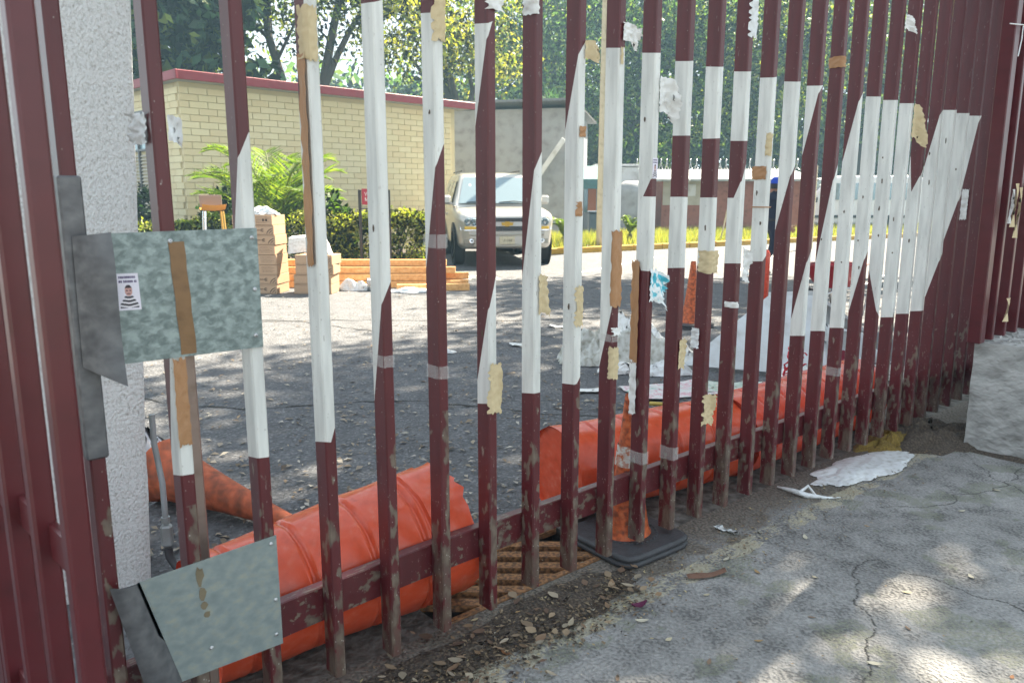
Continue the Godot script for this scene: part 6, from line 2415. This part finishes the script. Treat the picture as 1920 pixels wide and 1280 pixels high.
func make_litter() -> void:
	M.dry_leaf = vmat(.8)
	var tan := [Color(.28, .23, .17), Color(.34, .3, .24), Color(.2, .15, .1), Color(.38, .35, .3), Color(.14, .105, .075)]
	var brown := [Color(.12, .085, .055), Color(.2, .13, .075), Color(.07, .055, .04), Color(.28, .2, .12)]
	scatter("leaf_litter", "dry leaves strewn over the asphalt yard", "leaves", 3900, func(r: RandomNumberGenerator) -> Vector2:
		var z := 2.9 + 11.0 * pow(r.randf(), 1.5)
		var x := r.randf_range(-.75, .62) * z
		var q := Vector2(x, z)
		# inside the gate only
		if (q - GATE_O).dot(GATE_N) < .55:
			q += GATE_N * (.6 - (q - GATE_O).dot(GATE_N)) + GATE_N * r.randf() * 2.0
		return q, Vector2(.02, .06), tan, 5)
	scatter("drift_litter", "brown leaf litter and twigs drifted under the gate", "leaves", 2300, func(r: RandomNumberGenerator) -> Vector2:
		var n := r.randf_range(2.6, 9.0)
		return GATE_O + GATE_U * PITCH * n + GATE_N * (-.10 + r.randfn() * .075 - .03 * (9.0 - n) * .25), Vector2(.004, .028), [Color(.06, .045, .032), Color(.1, .075, .05), Color(.045, .035, .027), Color(.16, .115, .07), Color(.24, .18, .11)], 6, .006)
	scatter("drift_leaves", "larger dry brown leaves lying on the litter under the gate", "leaves", 90, func(r: RandomNumberGenerator) -> Vector2:
		var n := r.randf_range(2.4, 9.6)
		return GATE_O + GATE_U * PITCH * n + GATE_N * (-.12 + r.randfn() * .10 - .02 * (9.0 - n) * .3), Vector2(.025, .055), [Color(.2, .13, .075), Color(.26, .19, .12), Color(.13, .08, .05), Color(.3, .25, .18)], 16, .012)
	scatter("edge_litter", "fine litter along the painted strip of sunlight outside the gate", "leaves", 1500, func(r: RandomNumberGenerator) -> Vector2:
		var n := r.randf_range(1.5, 22.0)
		return GATE_O + GATE_U * PITCH * n + GATE_N * (-.17 + r.randfn() * .09), Vector2(.005, .02), brown + [Color(.42, .34, .18)], 7, .004)
	scatter("crumb_litter", "crumbs and small leaf bits scattered over the concrete", "leaves", 900, func(r: RandomNumberGenerator) -> Vector2:
		return Vector2(r.randf_range(-.4, 3.0), r.randf_range(1.9, 4.6)), Vector2(.004, .013), brown + tan, 8, .003)
	heap("dirt_ridge", GP(5.6, -.07, 0), .62, .10, .018, M.soil, "low ridge of dark dirt under the near bars", "dirt")
	heap("dirt_ridge", GP(7.6, -.05, 0), .36, .13, .022, M.soil, "low ridge of dark dirt in front of the drain", "dirt")
	heap("dirt_ridge", GP(23.1, -.62, 0), .05, .42, .02, M.soil, "thin line of dirt along the foot of the low wall", "dirt")
	# single dry leaves outside the gate
	var shapes := []
	for k in 6:
		shapes.append(leaf_mesh(.05 + .008 * (k % 3), .022 + .006 * (k % 2), .0015 + .0007 * k, [Color(.42, .34, .2), Color(.3, .14, .06), Color(.22, .15, .1), Color(.46, .4, .28), Color(.34, .22, .1), Color(.5, .46, .36)][k]))
	var r := RandomNumberGenerator.new()
	r.seed = 91
	for q in [[1.43, 2.62], [1.33, 2.36], [1.02, 2.45], [.82, 2.30], [.62, 2.2], [.32, 2.12], [.5, 2.3], [1.16, 2.72], [1.75, 2.75], [2.15, 2.62], [.95, 2.75], [1.24, 3.05], [1.55, 3.2], [2.05, 3.35], [.42, 2.42], [.28, 2.52], [.16, 2.44], [.12, 2.3], [.0, 2.22], [-.06, 2.34], [.22, 2.64], [.1, 2.55], [-.14, 2.42], [.03, 2.48], [.34, 2.56], [-.22, 2.2], [-.3, 2.14], [.72, 2.6], [.84, 2.86], [1.1, 2.18], [1.5, 2.1], [2.4, 3.6], [.7, 2.05], [1.95, 2.4]]:
		var o := obj("dry_leaf", shapes[r.randi() % 6], M.dry_leaf)
		o.position = G(q[0], .001, q[1])
		o.rotation = Vector3(r.randf_range(-.1, .1), r.randf() * TAU, r.randf_range(-.05, .05))
		o.scale = Vector3.ONE * r.randf_range(.4, .75)
		tag(o, "small dry leaf lying on the concrete outside the gate", "leaf", "single dry leaves outside the gate")
	var pu := obj("purple_petal", leaf_mesh(.06, .03, .012, Color(.1, .015, .05)), M.dry_leaf)
	pu.position = G(.42, .001, 2.5)
	pu.rotation.y = .3
	tag(pu, "dark purple petal lying on the concrete in front of the cone", "petal")


const BARS := [
	[0,0.071,[]],
	[1,0.071,[[0.00,0.813,1.00,1.096,2.00,1.142],[0.00,0.753,1.00,0.767,2.00,0.765]]],
	[2,0.066,[[0.00,1.320,1.00,1.524,2.00,1.577],[0.00,0.758,1.00,0.768,2.00,0.765]]],
	[3,0.060,[[0.00,1.632,1.00,1.922,2.00,1.940],[0.00,0.758,1.00,0.771,1.50,0.767,2.00,0.803]]],
	[4,0.048,[[0.00,1.928,1.00,1.922,2.00,1.931],[0.00,0.841,1.00,1.139,2.00,1.190]]],
	[5,0.055,[[0.00,1.931,1.00,1.923,2.00,1.933],[0.00,1.212,1.00,1.516,2.00,1.573]]],
	[6,0.061,[[0.00,1.928,1.00,1.921,1.60,1.928,2.00,1.930],[0.00,1.634,1.00,1.884,1.60,1.928,2.00,1.930],[0.00,0.844,1.00,1.086,2.00,1.183],[0.00,0.766,1.00,0.777,2.00,0.772]]],
	[7,0.074,[[0.00,1.162,1.00,1.518,2.00,1.564],[0.00,0.770,1.00,0.779,2.00,0.779]]],
	[8,0.073,[[0.00,1.643,1.00,1.884,2.00,1.920],[0.00,0.773,1.00,0.779,1.40,0.781,2.00,0.803]]],
	[9,0.071,[[0.00,1.926,1.00,1.918,2.00,1.922],[0.00,0.808,1.00,1.042,2.00,1.105]]],
	[10,0.074,[[0.00,1.931,1.00,1.923,2.00,1.926],[0.00,1.425,0.43,1.425,1.00,1.488,2.00,1.488],[0.00,1.425,0.43,1.425,1.00,1.424,2.00,1.424],[0.00,1.186,0.30,1.175,0.45,1.152,1.00,1.152,2.00,1.152]]],
	[11,0.070,[[0.00,1.922,1.00,1.915,2.00,1.919],[0.00,1.652,1.00,1.649,2.00,1.650],[0.00,1.423,1.00,1.423,2.00,1.422],[0.00,1.148,1.00,1.153,2.00,1.151]]],
	[12,0.068,[[0.00,1.922,1.00,1.914,2.00,1.917],[0.00,1.649,1.00,1.647,2.00,1.649],[0.00,1.420,1.00,1.420,2.00,1.420],[0.00,1.146,1.00,1.150,2.00,1.148]]],
	[13,0.067,[[0.00,1.922,1.00,1.915,2.00,1.918],[0.00,1.649,1.00,1.646,2.00,1.647],[0.00,1.418,0.50,1.418,1.00,1.485,2.00,1.556],[0.00,1.145,1.00,1.149,2.00,1.147]]],
	[14,0.073,[[0.00,1.915,1.00,1.910,2.00,1.915],[0.00,1.143,1.00,1.147,2.00,1.170]]],
	[15,0.071,[[0.00,1.917,1.00,1.910,2.00,1.913],[0.00,1.277,1.00,1.519,2.00,1.558]]],
	[16,0.070,[[0.00,1.915,1.00,1.910,2.00,1.914],[0.00,1.612,1.00,1.883,2.00,1.911],[0.00,0.852,1.00,1.128,2.00,1.174],[0.00,0.766,1.00,0.774,2.00,0.770]]],
	[17,0.068,[[0.00,1.114,1.00,1.508,2.00,1.572],[0.00,0.768,1.00,0.776,2.00,0.770]]],
	[18,0.073,[[0.00,1.593,1.00,1.878,2.00,1.912],[0.00,0.763,1.00,0.770,2.00,0.765]]],
	[19,0.073,[[0.00,1.913,1.00,1.907,2.00,1.909],[0.00,0.833,1.00,1.109,2.00,1.148]]],
	[20,0.068,[[0.00,1.910,1.00,1.905,2.00,1.907],[0.00,1.032,1.00,0.814,2.00,0.790]]],
	[21,0.072,[[0.00,1.908,1.00,1.903,2.00,1.905],[0.00,0.759,1.00,0.767,2.00,0.764]]],
	[22,0.070,[[0.00,1.638,0.38,1.446,1.00,1.532,2.00,1.567],[0.00,0.760,1.00,0.768,2.00,0.764]]],
	[23,0.068,[[0.00,1.589,1.00,1.877,2.00,1.900],[0.00,0.757,1.00,0.766,2.00,0.765]]],
	[24,0.073,[[0.00,1.912,1.00,1.907,2.00,1.910],[0.00,0.827,1.00,1.049,2.00,1.089]]],
	[25,0.079,[[0.00,1.907,1.00,1.902,2.00,1.904],[0.00,1.159,1.00,1.397,2.00,1.428]]],
	[26,0.086,[[0.00,1.904,1.00,1.899,2.00,1.901],[0.00,1.447,1.00,1.871,2.00,1.899]]],
	[27,0.093,[]],
	[28,0.097,[]],
	[29,0.103,[]]]
const SCRAPS := [
	[1,-0.55,0.60,1.611,1.544,"plastic"],
	[1,2.00,2.95,1.606,1.550,"plastic"],
	[1,1.05,1.95,1.053,0.840,"kraft"],
	[3,0.45,1.80,1.886,1.759,"masking"],
	[3,0.30,0.95,1.777,1.249,"kraft"],
	[5,1.00,2.10,1.978,1.853,"masking"],
	[5,-0.05,2.05,1.317,1.277,"clear"],
	[6,1.00,2.70,2.005,1.960,"paper"],
	[6,1.00,2.35,0.906,0.745,"masking"],
	[7,0.20,1.30,2.038,1.973,"paper"],
	[7,1.50,2.60,1.174,1.047,"masking"],
	[8,1.70,3.30,1.924,1.866,"masking"],
	[8,1.10,1.95,1.652,1.618,"kraft"],
	[8,1.00,1.60,1.408,1.360,"kraft"],
	[8,1.00,1.95,1.124,0.987,"masking"],
	[9,1.40,3.40,2.003,1.941,"paper"],
	[9,1.10,1.50,1.922,1.866,"masking"],
	[9,0.85,2.05,1.307,1.035,"kraft"],
	[9,0.80,1.95,0.888,0.769,"masking"],
	[9,1.00,2.10,0.959,0.931,"paper"],
	[10,-0.15,0.42,1.188,0.795,"kraft"],
	[10,-0.10,0.40,0.805,0.593,"paper"],
	[10,1.20,3.50,1.156,1.036,"print"],
	[11,1.20,2.30,0.871,0.752,"masking"],
	[12,0.20,2.30,1.210,1.120,"masking"],
	[12,-0.10,0.50,0.889,0.805,"plastic"],
	[12,1.00,2.80,0.614,0.482,"masking"],
	[13,2.00,3.10,1.211,1.076,"paper"],
	[13,0.30,1.60,0.986,0.961,"paper"],
	[14,-0.10,0.95,1.550,1.496,"kraft"],
	[14,0.80,1.50,1.685,1.593,"masking"],
	[14,-0.02,2.02,1.381,1.376,"kraft"],
	[17,0.00,1.70,2.057,2.008,"kraft"],
	[13,1.00,2.20,2.206,2.047,"plastic"],
	[20,1.60,3.40,2.318,2.252,"paper"],
	[21,1.70,4.00,1.901,1.729,"masking"],
	[10,-0.02,2.02,0.444,0.396,"clear"],
	[11,-0.02,2.02,0.424,0.370,"clear"],
	[4,-0.02,2.02,0.983,0.949,"clear"],
	[5,-0.02,2.02,0.925,0.885,"clear"],
	[18,-0.02,2.02,0.562,0.517,"clear"],
	[9,-0.02,2.02,0.933,0.906,"clear"],
	[26,0.20,0.80,1.464,1.278,"paper"]]
